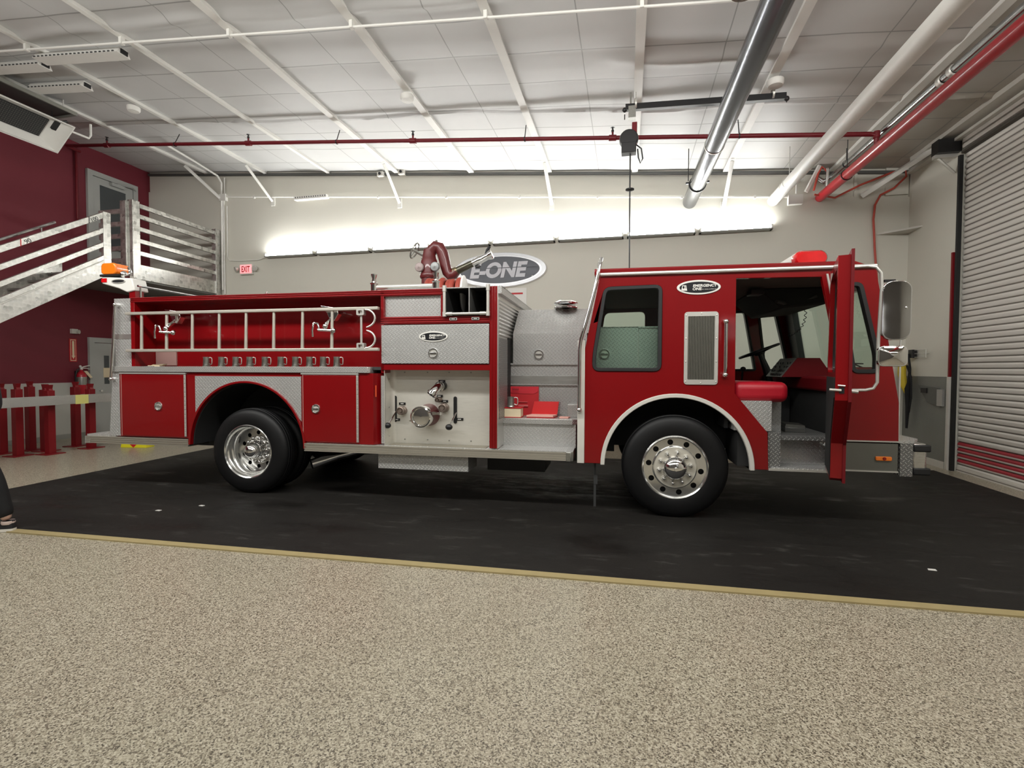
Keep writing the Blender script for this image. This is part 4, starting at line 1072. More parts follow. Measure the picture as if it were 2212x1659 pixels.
lean(M().prism([(-.165, .0), (.140, 0), (.165, .185), (-.125, .185)], 'y', .06, .07), .12).build('upright_cover', RED_BRIGHT, bd)
M().prism([(-.19, -.10), (.115, -.10), (.145, .07), (-.15, .07)], 'z', .012, .030).build('pages', PINK_PAPER, bd)
M().prism([(-.185, -.095), (.12, -.095), (.15, .075), (-.155, .075)], 'z', 0, .012).build('lower_cover', RED_CARD, bd)
m = M()
for i in range(9):
    z = .02+.018*i; x = .148+.015*i/9
    m.tube([(x, .055, z), (x+.02, .045, z), (x+.022, .075, z), (x, .085, z)], .003, 5)
m.build('wire_binding', BLACK, bd)
fp = on_truck('red_pamphlet', 'flat red pamphlet lying under the open red notebook', 'paper', -1.27, .42, .966)
M().prism([(.06, -.05), (.16, -.05), (.175, .05), (.06, .05)], 'z', 0, .014).build('sheets', PINK_PAPER, fp)
tr = on_truck('cab_floor_case', 'grey metal case lying on the dark cab floor', 'case', 1.26, .50, .868, None, -.12)
M().box(-.10, .09, -.10, .20, 0, .05).build('case_base', plain('grey_case', (.16,.16,.15), .4, .5), tr, bevel=.004)
M().prism([(-.10, .05), (.09, .05), (.085, .075), (-.09, .085)], 'y', -.09, .19).build('case_lid', PEWTER, tr)
# ------------------------------------------------------------------ things in the hall
# eight wall-mounted strip lights along the back wall
XS = [-8.28, -6.92, -5.53, -4.12, -2.78, -1.41, -.05, 1.29, 2.63]
places = ['leftmost of eight lit strip lights on the back wall', 'second lit strip light from the left on the back wall', 'third lit strip light from the left on the back wall',
          'lit strip light on the back wall behind the deck gun', 'lit strip light on the back wall just above the oval emblem', 'lit strip light on the back wall right of the oval emblem',
          'second lit strip light from the right on the back wall', 'rightmost of eight lit strip lights on the back wall']
def strip_light(x0, x1, label):
    t = thing('strip_light', label, 'light', ((x0+x1)/2, YB, 4.13), 0, 'lit strip lights along the back wall')
    h = (x1-x0)/2 - .035
    M().prism([(0, -.02), (-.15, -.02), (-.16, .0), (-.15, .0), (-.14, -.008), (-.01, -.008), (-.01, .05), (0, .05)], 'x', -h, h).build('housing', GREY_DOOR, t)
    for sx in (-h, h-.03): M().prism([(0, -.02), (-.15, -.02), (-.15, .06), (-.02, .07), (0, .06)], 'x', sx, sx+.03).build('end_cap', SILVER, t)
    m = M(); m.prism([(-.03, .0), (-.135, .0), (-.135, .058), (-.03, .066)], 'x', -h+.035, h-.035); m.build('tube', TUBE, t)
    M().box(-h, h, -.150, -.136, .056, .066).build('lens_edge', GREY_DOOR, t)
    return t
for i in range(8): strip_light(XS[i], XS[i+1], places[i])
# oval emblem
em = thing('wall_emblem', 'large grey oval E-ONE emblem on the back wall behind the deck gun', 'sign', (-2.62, YB, 3.60))
EMB_DK = brushed('emblem_dark', (.055,.057,.065), .35, (1, 3, 6), .5)
M().prism(ell(0, 0, 1.01, .375, 64), 'y', -.02, 0).build('emblem_edge', WHITE_OLD, em)
M().prism(ell(0, 0, .99, .355, 64), 'y', -.035, -.02, holes=[ell(0, 0, .90, .30, 64)]).build('emblem_ring', brushed('emblem_ring', (.30,.30,.31), .3, (2, 2, 2)), em)
M().prism(ell(0, 0, .93, .318, 64), 'y', -.026, -.02).build('emblem_silver', plain('emblem_silver', (.50,.50,.51), .3, .5), em)
M().prism(ell(-.01, 0, .865, .278, 64), 'y', -.034, -.026).build('emblem_face', EMB_DK, em)
text('emblem_lettering', 'E-ONE', plain('emblem_letters', (.56,.56,.60), .4, 0), em, (-.02, -.034, -.005), (PI/2, 0, 0), 1.26, .33, .012, .22, .045, spacing=1.0)
M().box(-.52, .80, -.048, -.046, .03, .045).build('emblem_line', EMB_DK, em)
text('emblem_mark', '.', WHITE_OLD, em, (.70, -.034, -.15), (PI/2, 0, 0), .02, .02)
# exit sign with twin heads
ex_ = thing('exit_sign', 'small red lit exit sign with two lamp heads on the back wall', 'sign', (-8.82, YB, 3.87))
M().box(-.175, .175, -.07, 0, -.125, .115).build('sign_box', WHITE, ex_, bevel=.006)
M().box(-.155, .155, -.075, -.07, -.095, .10).build('sign_face', EXIT_LIT, ex_)
text('exit_letters', 'EXIT', EXIT_RED, ex_, (0, -.075, .0), (PI/2, 0, 0), .23, .14, .002, 0, .02)
for k in (-1, 1):
    h = M().tube([(k*.17, -.04, .03), (k*.22, -.05, .03)], .012, 8).lathe([(.001, 0), (.05, .0), (.065, .05), (.06, .07), (.001, .07)], (k*.235, -.05, .02), (k*.5, -.8, -.3), 16)
    h.build('lamp_head', SILVER, ex_)
sg = thing('wall_notice', 'small white notice with a red stripe on the wall behind the pump module', 'sign', (-2.24, YB, 3.03))
M().box(-.20, .20, -.012, 0, -.30, .18).build('notice_board', WHITE, sg)
M().box(-.14, .12, -.014, -.012, .05, .085).build('red_stripe', RED_CARD, sg)
# wall conduits, cameras and unlit strip
c = M().tube([(-9.42, YB-.03, zc(-9.4)-.16), (-9.42, YB-.03, 5.62), (2.9, YB-.03, 4.70)], .017, 8).box(2.86, 3.10, YB-.09, YB, 4.55, 4.72)
for x in (-8.6, -7.0, -5.4, -3.8, -2.2, -.6, 1.0, 2.3): c.box(x-.02, x+.02, YB-.05, YB, 5.62-.0747*(x+9.42)-.03, 5.62-.0747*(x+9.42)+.03)
tag(c.build('wall_conduit', WHITE), 'long white conduit running along the top of the back wall', 'conduit')
c = M().tube([(-9.20, 8.4, zc(-9.2)-.14), (-9.36, 9.2, zc(-9.4)-.14), (-9.46, YB-.2, zc(-9.4)-.17), (-9.49, YB-.05, zc(-9.4)-.28), (-9.49, YB-.05, 3.4)], .022, 8)
c.tube([(-9.45, YB-.03, 5.58), (-9.45, YB-.03, 3.3)], .018, 8).box(-9.54, -9.36, YB-.08, YB, 5.52, 5.68)
c.tube([(-9.36, YB-.03, 5.4), (-9.36, YB-.03, 4.2), (-9.30, YB-.03, 4.10), (-9.0, YB-.03, 4.08), (-8.5, YB-.03, 4.08), (-8.3, YB-.03, 4.13)], .010, 6)
tag(c.build('corner_conduit', WHITE), 'white conduit dropping from the ceiling beside the stair landing', 'conduit')
us = thing('strip_light', 'short unlit slotted strip light at the top left of the back wall', 'light', (-7.05, YB-.06, 5.43))
M().box(-.42, .42, -.06, .06, -.05, .02).build('housing', WHITE, us)
m = M()
for i in range(14): m.box(-.38+.058*i, -.36+.058*i, -.062, -.06, -.02, .01)
m.build('slots', DARK, us)
for x, l in ((-5.32, 'left of two small security cameras under the roof brace'), (-4.82, 'right of two small security cameras under the roof brace')):
    t = thing('security_camera', l, 'camera', (x, YB, 5.80), 0, 'security cameras under the roof brace')
    M().box(-.07, .07, -.10, .035, -.05, .05).build('camera_body', WHITE_OLD, t, bevel=.008)
    M().cyl((0, -.10, 0), (0, -.12, 0), .03, n=12).build('camera_lens', BLACK, t)

# ---- pipes under the ceiling
def pipe(name, label, cat, pts, r, mat, group=None, n=18):
    o = thing(name, label, cat, pts[0], 0, group)
    p0 = Vector(pts[0])
    M().tube([Vector(q)-p0 for q in pts], r, n).build('pipe', mat, o)
    return o, p0
o, p0 = pipe('exhaust_duct', 'large dark polished round duct running back across the ceiling', 'duct', [(1.15, YB-.02, 4.74), (1.15, -1.5, 4.22)], .128, STEEL_DK, None, 32)
m = M()
for y in (7.35, 3.2): m.lathe([(.130, -.02), (.134, -.015), (.134, .015), (.130, .02)], Vector((1.15, y, 4.74-(YB-y)*.0446))-p0, (0,1,.0446), 32, closed=True)
m.build('duct_joint', SILVER, o)
m = M().lathe([(.129, -.02), (.145, -.02), (.145, .02), (.129, .02)], Vector((1.15, 9.05, 4.69))-p0, (0,1,.0446), 32, closed=True)
for k in (-1, 1): m.box(k*.16-.03, k*.16+.03, 9.03-p0.y, 9.07-p0.y, 4.70-p0.z, 4.73-p0.z)
m.tube([Vector((1.0, 9.05, 4.75))-p0, Vector((1.0, 9.05, 5.30))-p0], .008, 6)
m.build('duct_clamp', BLACK, o)
o, p0 = pipe('white_pipe', 'thick white pipe running back across the ceiling beside the dark duct', 'pipe', [(2.62, YB-.005, 4.66), (2.62, -1.5, 4.42)], .098, WHITE, None, 24)
m = M()
for y in (9.4, 9.95): m.lathe([(.099, -.025), (.103, -.02), (.103, .02), (.099, .025)], Vector((2.62, y, 4.655))-p0, (0,1,0), 24, closed=True)
m.build('pipe_joint', WHITE_OLD, o)
m = M().tube([Vector((2.62, 9.2, 4.76))-p0, Vector((2.62, 9.2, 5.25))-p0], .007, 6).lathe([(.105, -.008), (.112, -.008), (.112, .008), (.105, .008)], Vector((2.62, 9.2, 4.655))-p0, (0,1,0), 24, closed=True)
m.build('pipe_hanger', SILVER, o)
o, p0 = pipe('steel_pipe', 'thin grey galvanised pipe running back above the red pipe', 'pipe', [(3.5, 9.95, 4.93), (3.5, -1.5, 4.66)], .048, GALV, None, 18)
m = M()
for y in (6.55, 6.75): m.lathe([(.05, -.04), (.062, -.03), (.062, .03), (.05, .04)], Vector((3.5, y, 4.845))-p0, (0,1,0), 18, closed=True)
m.build('pipe_joint', SILVER, o)
m = M().tube([Vector((3.5, 9.3, 4.96))-p0, Vector((3.5, 9.3, 5.22))-p0], .006, 6).lathe([(.052, -.006), (.06, -.006), (.06, .006), (.052, .006)], Vector((3.5, 9.3, 4.92))-p0, (0,1,0), 18, closed=True)
m.build('pipe_hanger', BLACK, o)
m = M().tube([Vector(q)-p0 for q in ((3.5, 9.95, 4.93), (3.42, 10.03, 4.90), (3.32, 10.05, 4.98), (3.30, 10.05, 5.10))], .045, 14); m.build('pipe_elbow', GALV, o)
o, p0 = pipe('red_pipe', 'thick bright red pipe running back along the right side of the ceiling', 'pipe', [(3.40, YB-.005, 4.66), (3.40, -1.5, 4.46)], .078, RED_PIPE, None, 22)
m = M().tube([Vector((3.40, 9.0, 4.72))-p0, Vector((3.40, 9.0, 5.22))-p0], .006, 6).lathe([(.080, -.006), (.09, -.006), (.09, .006), (.080, .006)], Vector((3.40, 9.0, 4.64))-p0, (0,1,0), 22, closed=True)
m.build('pipe_hanger', BLACK, o)
# sprinkler main
SY = 8.05
def zs(x): return 4.845 - .0862*(x-3.40)
sp = thing('sprinkler_pipe', 'long thin dark red sprinkler pipe crossing below the ceiling', 'pipe', (3.40, SY, zs(3.40)))
q0 = Vector((3.40, SY, zs(3.40)))
SPR = red_paint('sprinkler_red', (.15,.008,.014), .45, .3, .3)
m = M().tube([Vector((XL+.06, SY+.45, zs(XL)+.08))-q0, Vector((XL+.35, SY, zs(XL+.3)))-q0, Vector((3.32, SY, zs(3.32)))-q0, (0, 0, -.02), (0, 0, -.19)], .034, 12)
m.tube([Vector((XL+.05, 8.44, 6.3))-q0, Vector((XL+.05, 8.44, 4.75))-q0, Vector((XL+.12, 8.44, 4.68))-q0], .024, 10)
m.build('main_pipe', SPR, sp)
m = M().lathe([(.034, -.05), (.045, -.045), (.045, .045), (.034, .05)], (0, 0, -.01), (0,0,1), 14); m.build('end_elbow', SPR, sp)
for x in (-10.3, -6.95, -3.63, -.25, 2.92):
    z = zs(x); p = Vector((x, SY, z))-q0
    a = M().lathe([(.034, -.06), (.047, -.055), (.047, .055), (.034, .06)], p, (1,0,-.08), 14).cyl(p, p+Vector((0,0,.10)), .016, n=10)
    h = a.build('sprinkler_head', SPR, sp)
    M().lathe([(.020, .09), (.022, .12), (.012, .13), (.012, .155), (.034, .16), (.001, .165)], p, (0,0,1), 12).build('deflector', BLACK, h)
for x in (-8.62, -5.10, -1.66, 1.60):
    z = zs(x); p = Vector((x, SY, z))-q0
    M().tube([p+Vector((0, 0, .03)), p+Vector((.0, .1, zc(x)-z-.05))], .008, 6).lathe([(.034, -.008), (.042, -.008), (.042, .008), (.034, .008)], p, (1,0,0), 14, closed=True).build('rod_hanger', BLACK, sp)
# thin conduit near the top of the view
c = M().tube([(x, 5.40+.01*(x+8), zc(x)-.13) for x in (XL+.05, -9, -6, -3, 0, XR-.05)], .015, 8)
for x in PURLIN[:-1]: c.box(x-.02, x+.02, 5.37+.01*(x+8), 5.43+.01*(x+8), zc(x)-.15, zc(x)-.06)
tag(c.build('ceiling_conduit', WHITE), 'thin white conduit crossing the ceiling nearest the viewer', 'conduit')
# black trolley rail with a hanging cord reel
rl = thing('hoist_rail', 'black horizontal rail hanging from the ceiling behind the dark duct', 'rail', (.97, 7.2, 5.13))
m = M().prism([(-1.02, .0), (1.02, -.085), (1.02, -.005), (-1.02, .08)], 'y', -.035, .035); m.build('rail_beam', BLACK, rl)
m = M()
for x, z in ((-.88, .08), (.42, .02), (.86, .0)):
    m.lathe([(.07, -.012), (.08, -.012), (.08, .012), (.07, .012)], (x, 0, .04-.0417*x), (1,0,0), 16, closed=True)
    m.tube([(x, 0, .10-.0417*x), (x, .05, zc(.97+x)-5.13-.04)], .007, 6)
m.build('rail_hangers', SILVER, rl)
m = M()
for x in (-1.03, 1.03): m.sphere((x, 0, -.03-.0417*x), (.035, .03, .035), 10, 7).tube([(x, 0, -.05), (x, 0, -.12)], .008, 6)
m.build('end_stops', BLACK, rl)
rr = thing('cord_reel', 'black retractable cord reel hanging above the cab with its cord lowered', 'reel', (.04, 7.2, 4.95))
M().box(-.05, .05, -.05, .05, .06, .22).cyl((-.02, 0, .2), (-.02, 0, .42), .012, n=8).build('reel_mount', PEWTER, rr)
M().box(.0, .07, -.04, .04, -.30, .0).build('red_bracket', SPR, rr, bevel=.008)
M().lathe([(.001, -.06), (.12, -.06), (.13, -.03), (.13, .03), (.12, .06), (.001, .06)], (-.04, 0, -.22), (0,1,0), 20).box(-.14, .06, -.07, .07, -.42, -.28).build('reel_case', BLACK, rr, bevel=.006)
M().tube([(.06, 0, -.30), (.13, 0, -.36), (.15, 0, -.50), (.12, 0, -.56), (.09, 0, -.48), (.08, 0, -.36)], .010, 8).build('cord_loop', BLACK, rr)
M().tube([(-.02, 0, -.40), (-.02, .0, -1.3), (-.015, 0, -2.36)], .0095, 8).lathe([(.01, 0), (.06, .01), (.06, .025), (.01, .035)], (-.02, 0, -.93), (0,0,1), 14, closed=True).build('cord', BLACK, rr)
# ceiling sensors
for x, l in ((-8.36, 'small white ceiling sensor at the far left of three'), (-3.25, 'small white ceiling sensor on the beam near the middle of the ceiling'), (1.81, 'small white ceiling sensor above the right end of the black rail')):
    t = thing('ceiling_sensor', l, 'sensor', (x, 7.0, zc(x)-.115), 0, 'white sensors on the ceiling beams')
    M().lathe([(.001, 0), (.10, 0), (.10, -.05), (.085, -.075), (.001, -.08)], (0,0,0), (0,0,1), 16).build('sensor_case', WHITE, t)
# flue stub
fl_ = thing('flue_pipe', 'short capped white flue pipe hanging down beside the dark duct', 'pipe', (1.02, 5.0, 4.98))
M().tube([(0, 0, 0), (.0, -.01, .28)], .125, 26).build('flue_tube', WHITE_OLD, fl_)
s = N('rusty_cap'); n = s.noise(9, 5, .65); s.set(**{'Base Color': s.ramp(n, [(.35, (.05,.03,.018)), (.55, (.16,.11,.07)), (.75, (.32,.28,.22))]), 'Roughness': .8}); RUST = s.m
M().lathe([(.001, -.008), (.118, -.006), (.127, .0), (.127, .015)], (0,0,0), (0,0,1), 26).build('flue_cap', RUST, fl_)
M().box(-.14, .14, -.03, .03, .20, .23).build('flue_strap', BLACK, fl_)
# unlit slotted strip lights over the stairs
for x0, x1, y, l in ((-8.40, -6.86, 5.62, 'white slotted unlit strip light on the ceiling, nearest and longest of three'), (-10.3, -8.50, 5.76, 'white slotted unlit strip light on the ceiling above the heater'),
                     (-9.60, -8.46, 6.32, 'white slotted unlit strip light on the ceiling, farthest of three, behind the heater')):
    t = thing('strip_light', l, 'light', ((x0+x1)/2, y, zc((x0+x1)/2)-.13), 0, 'unlit strip lights over the stairs')
    t.rotation_euler.y = .0813; h = (x1-x0)/2
    M().prism([(-.10, -.03), (.10, -.03), (.05, .06), (-.05, .06)], 'x', -h, h).build('housing', WHITE, t)
    m = M()
    for i in range(int(h*2/.075)): m.box(-h+.03+.075*i, -h+.06+.075*i, -.104, -.088, -.026, -.010)
    m.build('slots', DARK, t)
    M().box(h-.03, h+.015, -.05, .05, -.02, .04).build('end_socket', BLACK, t)
# radiant heater: long axis along the left wall, open face turned towards the hall and down
he = thing('radiant_heater', 'white angled radiant heater with dark mesh face hanging at upper left', 'heater', (-9.9, 6.38, 5.64))
F = Matrix(((0, -.70, .714, 0), (1, 0, 0, 0), (0, .714, .70, 0), (0, 0, 0, 1)))
def hx(m): return m.xform(F)
o1 = [(-.62, -.30), (.62, -.30), (.62, .30), (-.62, .30)]; i1 = [(-.40, -.19), (.34, -.19), (.34, .17), (-.40, .17)]
m = M()
m.add([(p[0], -.03, p[1]) for p in o1]+[(p[0], .14, p[1]) for p in i1], [(i, (i+1) % 4, 4+(i+1) % 4, 4+i) for i in range(4)])
m.add([(p[0], -.02, p[1]) for p in o1]+[(p[0]*1.06, .22, p[1]*1.06) for p in i1], [(i, (i+1) % 4, 4+(i+1) % 4, 4+i) for i in range(4)]+[(4, 5, 6, 7)])
m.prism(o1, 'y', -.04, -.02, holes=[inset(o1, .018)])
hx(m).build('reflector', WHITE, he)
s = N('heater_mesh'); p = s.sep(s.obj()); w1 = s.math('FRACT', s.math('MULTIPLY', p[1], 30)); w2 = s.math('FRACT', s.math('MULTIPLY', p[2], 42))
s.set(**{'Base Color': s.mix(s.math('GREATER_THAN', s.math('MULTIPLY', w1, w2), .35), (.012,.012,.012), (.06,.058,.052)), 'Roughness': .7}); MESH = s.m
hx(M().box(-.40, .34, .115, .135, -.19, .17)).build('burner_face', MESH, he)
hx(M().box(.40, .58, .06, .20, .05, .22).tube([(.45, .1, .2), (.52, .05, .30), (.60, .12, .24)], .02, 8)).build('gas_valve', BLACK, he)
M().tube([(.15, .60, .12), (.22, .86, .10), (.24, .88, .16), (.24, .88, .36)], .020, 8).build('gas_pipe', WHITE, he)
m = M()
for y in (-.35, .45): m.tube([(-.05, y, .25), (-.05, y, zc(-9.95)-5.64)], .007, 6)
m.build('hanger_rod', BLACK, he)
hc = thing('heater_canopy', 'flat dark square canopy hanging above the radiant heater', 'canopy', (-10.0, 6.42, 6.06))
M().box(-.34, .34, -.62, .58, 0, .02).build('canopy_plate', plain('dark_canopy', (.05,.05,.045), .6, .3, .2, 5), hc)
M().prism([(-.36, -.64), (.36, -.64), (.36, .60), (-.36, .60)], 'z', -.03, .03, holes=[[(-.33, -.61), (.33, -.61), (.33, .57), (-.33, .57)]]).build('canopy_rim', plain('canopy_rim', (.24,.24,.21), .5, .4), hc)
m = M()
for y in (-.5, .45): m.tube([(.25, y, .02), (.25, y, zc(-9.75)-6.06)], .012, 6)
m.build('canopy_rod', WHITE, hc)
# air hose and tool balancer by the right corner
hs = M().tube([(3.22, 9.9, 4.72), (3.30, 9.95, 5.02), (3.36, 9.95, 5.14), (3.44, 9.95, 5.06), (3.45, 9.95, 4.98)], .018, 8)
hs.tube([(3.25, 9.95, 4.66), (3.6, 10.02, 4.60), (4.0, 10.05, 4.80), (4.5, 10.08, 4.99), (4.70, 10.05, 5.02), (4.72, 10.06, 4.90), (4.55, 10.08, 4.72), (4.35, 10.1, 4.62), (4.27, 10.1, 4.45), (4.25, 10.1, 4.2), (4.28, 10.1, 3.7), (4.33, 10.1, 3.1), (4.36, 10.1, 1.6), (4.36, 10.1, .95)], .018, 8)
tag(hs.build('air_hose', plain('orange_red_hose', (.50,.07,.045), .5)), 'thin orange red air hose hanging down the back right corner', 'hose')
tb_ = thing('hanging_fixture', 'white strut with steel coupling hanging beside the red pipe end', 'bracket', (3.2, 9.85, 4.75))
M().tube([(-.06, .2, .0), (.12, .1, .42)], .035, 4).build('strut', WHITE, tb_)
M().tube([(.23, .05, .34), (.24, .05, .20), (.23, .05, .02)], [.02, .032, .03], 12).build('coupling', CHROME, tb_)
M().tube([(-.22, .2, -.02), (-.22, .2, .14), (-.17, .2, .22), (-.10, .2, .24)], .015, 8).build('conduit_bend', WHITE, tb_)
sb = struct(M().tube([(4.70, 9.2, 5.02), (4.05, YB-.08, 4.62)], .05, 4).build('trim_8', WHITE))
# corner shelf and wall rack on the right wall
cs = thing('corner_shelf', 'small white triangular shelf high in the back right corner', 'shelf', (XR, YB, 3.93))
M().prism([(0, 0), (-.50, 0), (0, -.42)], 'z', 0, .03).build('shelf_board', WHITE_OLD, cs)
wr = thing('wall_rack', 'thin chrome wire rack on the right wall behind the mirrors', 'rack', (XR, 9.75, 1.80))
m = M()
for z in (-.06, .0, .06): m.cyl((-.05, -.32, z), (-.05, .32, z), .006, n=8)
for y in (-.32, .32): m.cyl((-.05, y, -.07), (-.05, y, .07), .006, n=8).cyl((-.05, y, 0), (0, y, 0), .006, n=8)
m.build('rack_wires', SILVER, wr); M().box(-.09, -.02, .0, .12, -.07, .07).build('rack_block', BLACK, wr)
ys = thing('yellow_harness', 'yellow and black strap harness hanging from the rack beside the cab nose', 'harness', (XR-.10, 9.84, 1.80))
M().tube([(0, .10, -.02), (-.02, .14, -.15), (-.03, .13, -.35), (-.02, .07, -.55), (0, .05, -.68)], [.03, .06, .06, .05, .02], 10).build('yellow_pad', YELLOW_DK, ys)
M().tube([(0, .0, .0), (0, -.06, -.25), (0, -.04, -.50), (0, .0, -.6), (0, -.02, -.9), (0, .0, -1.28)], [.015, .02, .03, .045, .035, .018], 8).tube([(0, .04, -.2), (0, -.10, -.4), (0, -.12, -.75), (0, -.06, -1.0), (0, .0, -.7)], .016, 8).build('black_straps', CLOTH_BLACK, ys)
wp = thing('wall_box', 'tilted grey recess panel with a black outlet on the tread-plate wainscot', 'panel', (XR-.02, 9.30, 1.10))
M().prism([(.34, .17), (-.22, .14), (-.28, -.15), (.06, -.10)], 'x', -.03, 0).build('box_face', plain('grey_box_face', (.13,.135,.125), .5, .3), wp)
M().box(-.045, -.03, .06, .22, .05, .13).build('outlet', BLACK, wp)
M().box(-.035, 0, -.34, -.20, -.14, .12).build('box_plate', TREAD_SM, wp)

# ---- stair made of an aerial ladder, with landing
def ang(y0, z0, y1, z1, hh, x0, x1, mm=None):
    """A sloping bar of vertical height hh in the stair plane."""
    return (mm or M()).prism([(y0, z0), (y1, z1), (y1, z1+hh), (y0, z0+hh)], 'x', x0, x1)
SX = -9.60; SL = .632
stair = thing('staircase', 'silver staircase made of fire ladder rails climbing the red wall', 'staircase', (SX, 7.4, 3.33))
O_ = Vector((SX, 7.4, 3.33))
def sbar(z_at_781, hh, name, mat, x=0.0, wd=.05, y0=-5.2, parent=None):
    """z_at_781: height of the bar's lower edge at Y = 7.34."""
    z1 = z_at_781-3.33; y1 = -.02; z0 = z1-(y1-y0)*SL
    return ang(y0, z0, y1, z1, hh, x-wd/2, x+wd/2).build(name, mat, parent or stair, bevel=.004)
for z, h, n in ((4.315, .115, 'top_rail'), (4.045, .095, 'middle_rail'), (3.785, .09, 'middle_rail')):
    sbar(z, h, n, SWIRL)
for x in (0, -1.02):
    sb_ = sbar(3.23, .40, 'stringer', SWIRL, x, .06)
    sbar(3.52, .025, 'stringer_lip', SILVER, x+.035 if x == 0 else x-.035, .02, parent=sb_)
M().box(-.035, .03, -.02, .12, -.10, 1.12).build('ladder_end_post', SWIRL, stair, bevel=.004)
for i in range(16):
    y = -.15-.31*i; z = -.12+.05 - .31*i*SL
    m = M().box(-1.0, -.02, y-.14, y+.12, z, z+.035); m.build('tread', STAIR_TREAD, stair)
hr_ = M().tube([(-1.15, -5, .97-4.98*SL), (-1.15, -.02, .99)], .026, 10).tube([(-1.15, -.25, .84), (-1.15, -.25, .74), (-1.08, -.25, .70)], .014, 8)
hr_.build('handrail', CHROME, stair)
for y, t_, mark in ((6.14, '90', 1), (7.20, '100', 1)):
    z = 4.315 + (y-7.38)*SL
    a = math.atan(SL)
    g = text('rail_number', t_, BLACK, stair, (.027, y-7.4+.03, z-3.33+.062), (PI/2, -a*0, PI/2), .10 if t_ == '90' else .13, .065, .0015)
    g.rotation_euler = (Matrix.Rotation(a, 3, 'X') @ Matrix.Rotation(PI/2, 3, 'Z') @ Matrix.Rotation(PI/2, 3, 'X')).to_euler()
    ang(y-7.4-.075, z-3.33-.05, y-7.4-.06, z-3.33-.05+.015*SL, .115, .024, .027).build('rail_mark', RED_CARD if t_ == '90' else BLACK, stair)
land = thing('stair_landing', 'silver railed landing at the top of the stairs by the upper door', 'landing', (SX, 7.9, 3.33))
LA = 7.9
M().box(-2.08, .0, -.45, 2.22, -.06, .0).build('landing_floor', plain('landing_deck', (.20,.20,.19), .6, .3), land)
M().box(-.03, .03, .16, 2.10, -.03, .27).build('kick_board', SWIRL, land, bevel=.004)
for z in (.48, .725, .965, 1.215, 1.43):
    h_ = .085
    if z > 1.4: pass
    M().prism([(.14, z-.02), (2.12, z-.06), (2.12, z+h_-.06), (.14, z+h_-.02)], 'x', -.025, .025).build('railing', SWIRL, land, bevel=.004)
def post(x0, x1, y0, y1, z0, z1, name='post'):
    return M().box(x0, x1, y0, y1, z0, z1).build(name, SWIRL, land, bevel=.006)
post(-.06, .06, .02, .18, -.42, 1.52)
post(-.06, .06, 2.06, 2.20, -.42, 1.50)
post(-.20, -.06, -.02, .06, -.10, 1.50, 'gate_post')
for z in (.28, .52, .76, 1.0, 1.25):
    M().box(-.75, -.18, -.01, .03, z, z+.09).build('gate_rail', SWIRL, land)
M().cyl((0, .1, -3.33), (0, .1, -.06), .05, n=14).cyl((0, 2.1, -3.33), (0, 2.1, -.06), .05, n=14).build('landing_leg', RED_POST, land)

# ---- lower left: bumper-rail barrier and red steel posts
br_ = thing('guard_rail', 'long tread-plate guard rail in front of the red steel posts', 'rail', (-9.70, 6.6, 0))
M().box(-.03, .03, -2.0, 1.75, .87, 1.03).build('rail_plate', TREAD_SM, br_, bevel=.004)
M().box(.03, .034, .30, .52, .865, 1.03).build('yellow_tag', plain('pale_yellow_card', (.72,.68,.22), .6), br_)
POSTS = [(-9.87, 6.62, 1.12, 'red steel post standing behind the middle of the guard rail', 1.0), (-9.87, 7.30, 1.12, 'red steel post nearest the truck, behind the guard rail right of the yellow tag', 1.0),
         (-10.18, 6.34, 1.15, 'red steel post in front, third from the left behind the guard rail', 1.0), (-10.30, 6.84, 1.12, 'wide red steel post seen merging with its neighbour behind the guard rail', 1.2),
         (-10.70, 6.86, 1.17, 'red steel post at the back, left of the wide red post', 1.0), (-10.72, 6.44, 1.14, 'leftmost red steel post behind the guard rail at the picture edge', 1.0),
         (-10.40, 7.42, 1.15, 'red steel post just below the fire extinguisher', 1.0)]
for x, y, h, l, k in POSTS:
    t = thing('steel_post', l, 'post', (x, y, 0), random.uniform(-.1, .1), 'red steel posts by the stairs')
    M().box(-.055*k, .055*k, -.055, .055, .012, h).build('column', RED_POST, t, bevel=.004)
    M().prism([(-.02, h), (.05, h), (.035, h+.03), (.055, h+.10), (-.045, h+.10), (-.02, h+.03)], 'y', -.03, .03).build('clamp_head', RED_POST, t)
    M().box(-.14, .14, -.15, .15, 0, .014).build('base_plate', RED_POST, t)
fe = thing('fire_extinguisher', 'red fire extinguisher with white tag hanging on the left wall', 'fire extinguisher', (XL+.14, 8.38, .95))
M().lathe([(.001, 0), (.085, 0), (.092, .015), (.092, .22), (.09, .40), (.07, .46), (.03, .50), (.028, .53)], (0,0,0), (0,0,1), 24).build('cylinder', RED_PIPE, fe)
M().lathe([(.093, .20), (.0935, .21), (.0935, .36), (.093, .37)], (0,0,0), (0,0,1), 24, closed=False).build('label_band', PEWTER, fe)
M().cyl((0,0,.52), (0,0,.58), .028, n=12).tube([(0, 0, .575), (.0, .08, .60), (0, .17, .62)], .012, 8).tube([(0, .02, .56), (0, .10, .56), (0, .17, .54)], .010, 8).sphere((0, -.02, .60), .025, 10, 6).build('valve', WHITE, fe)
M().tube([(0, -.03, .55), (0, -.09, .52), (0, -.12, .40), (0, -.11, .12)], .014, 8).build('hose', BLACK, fe)
M().prism([(.02, .50), (.09, .50), (.20, .36), (.15, .34)], 'x', .04, .043).build('inspection_tag', PAPER, fe)
M().box(-.14, -.09, -.04, .04, .2, .5).build('wall_bracket', BLACK, fe)
fs_ = thing('extinguisher_sign', 'narrow white and red arrow sign above the fire extinguisher', 'sign', (XL, 8.32, 1.90))
M().box(0, .008, -.075, .075, -.25, .25).build('sign_panel', RED_CARD, fs_)
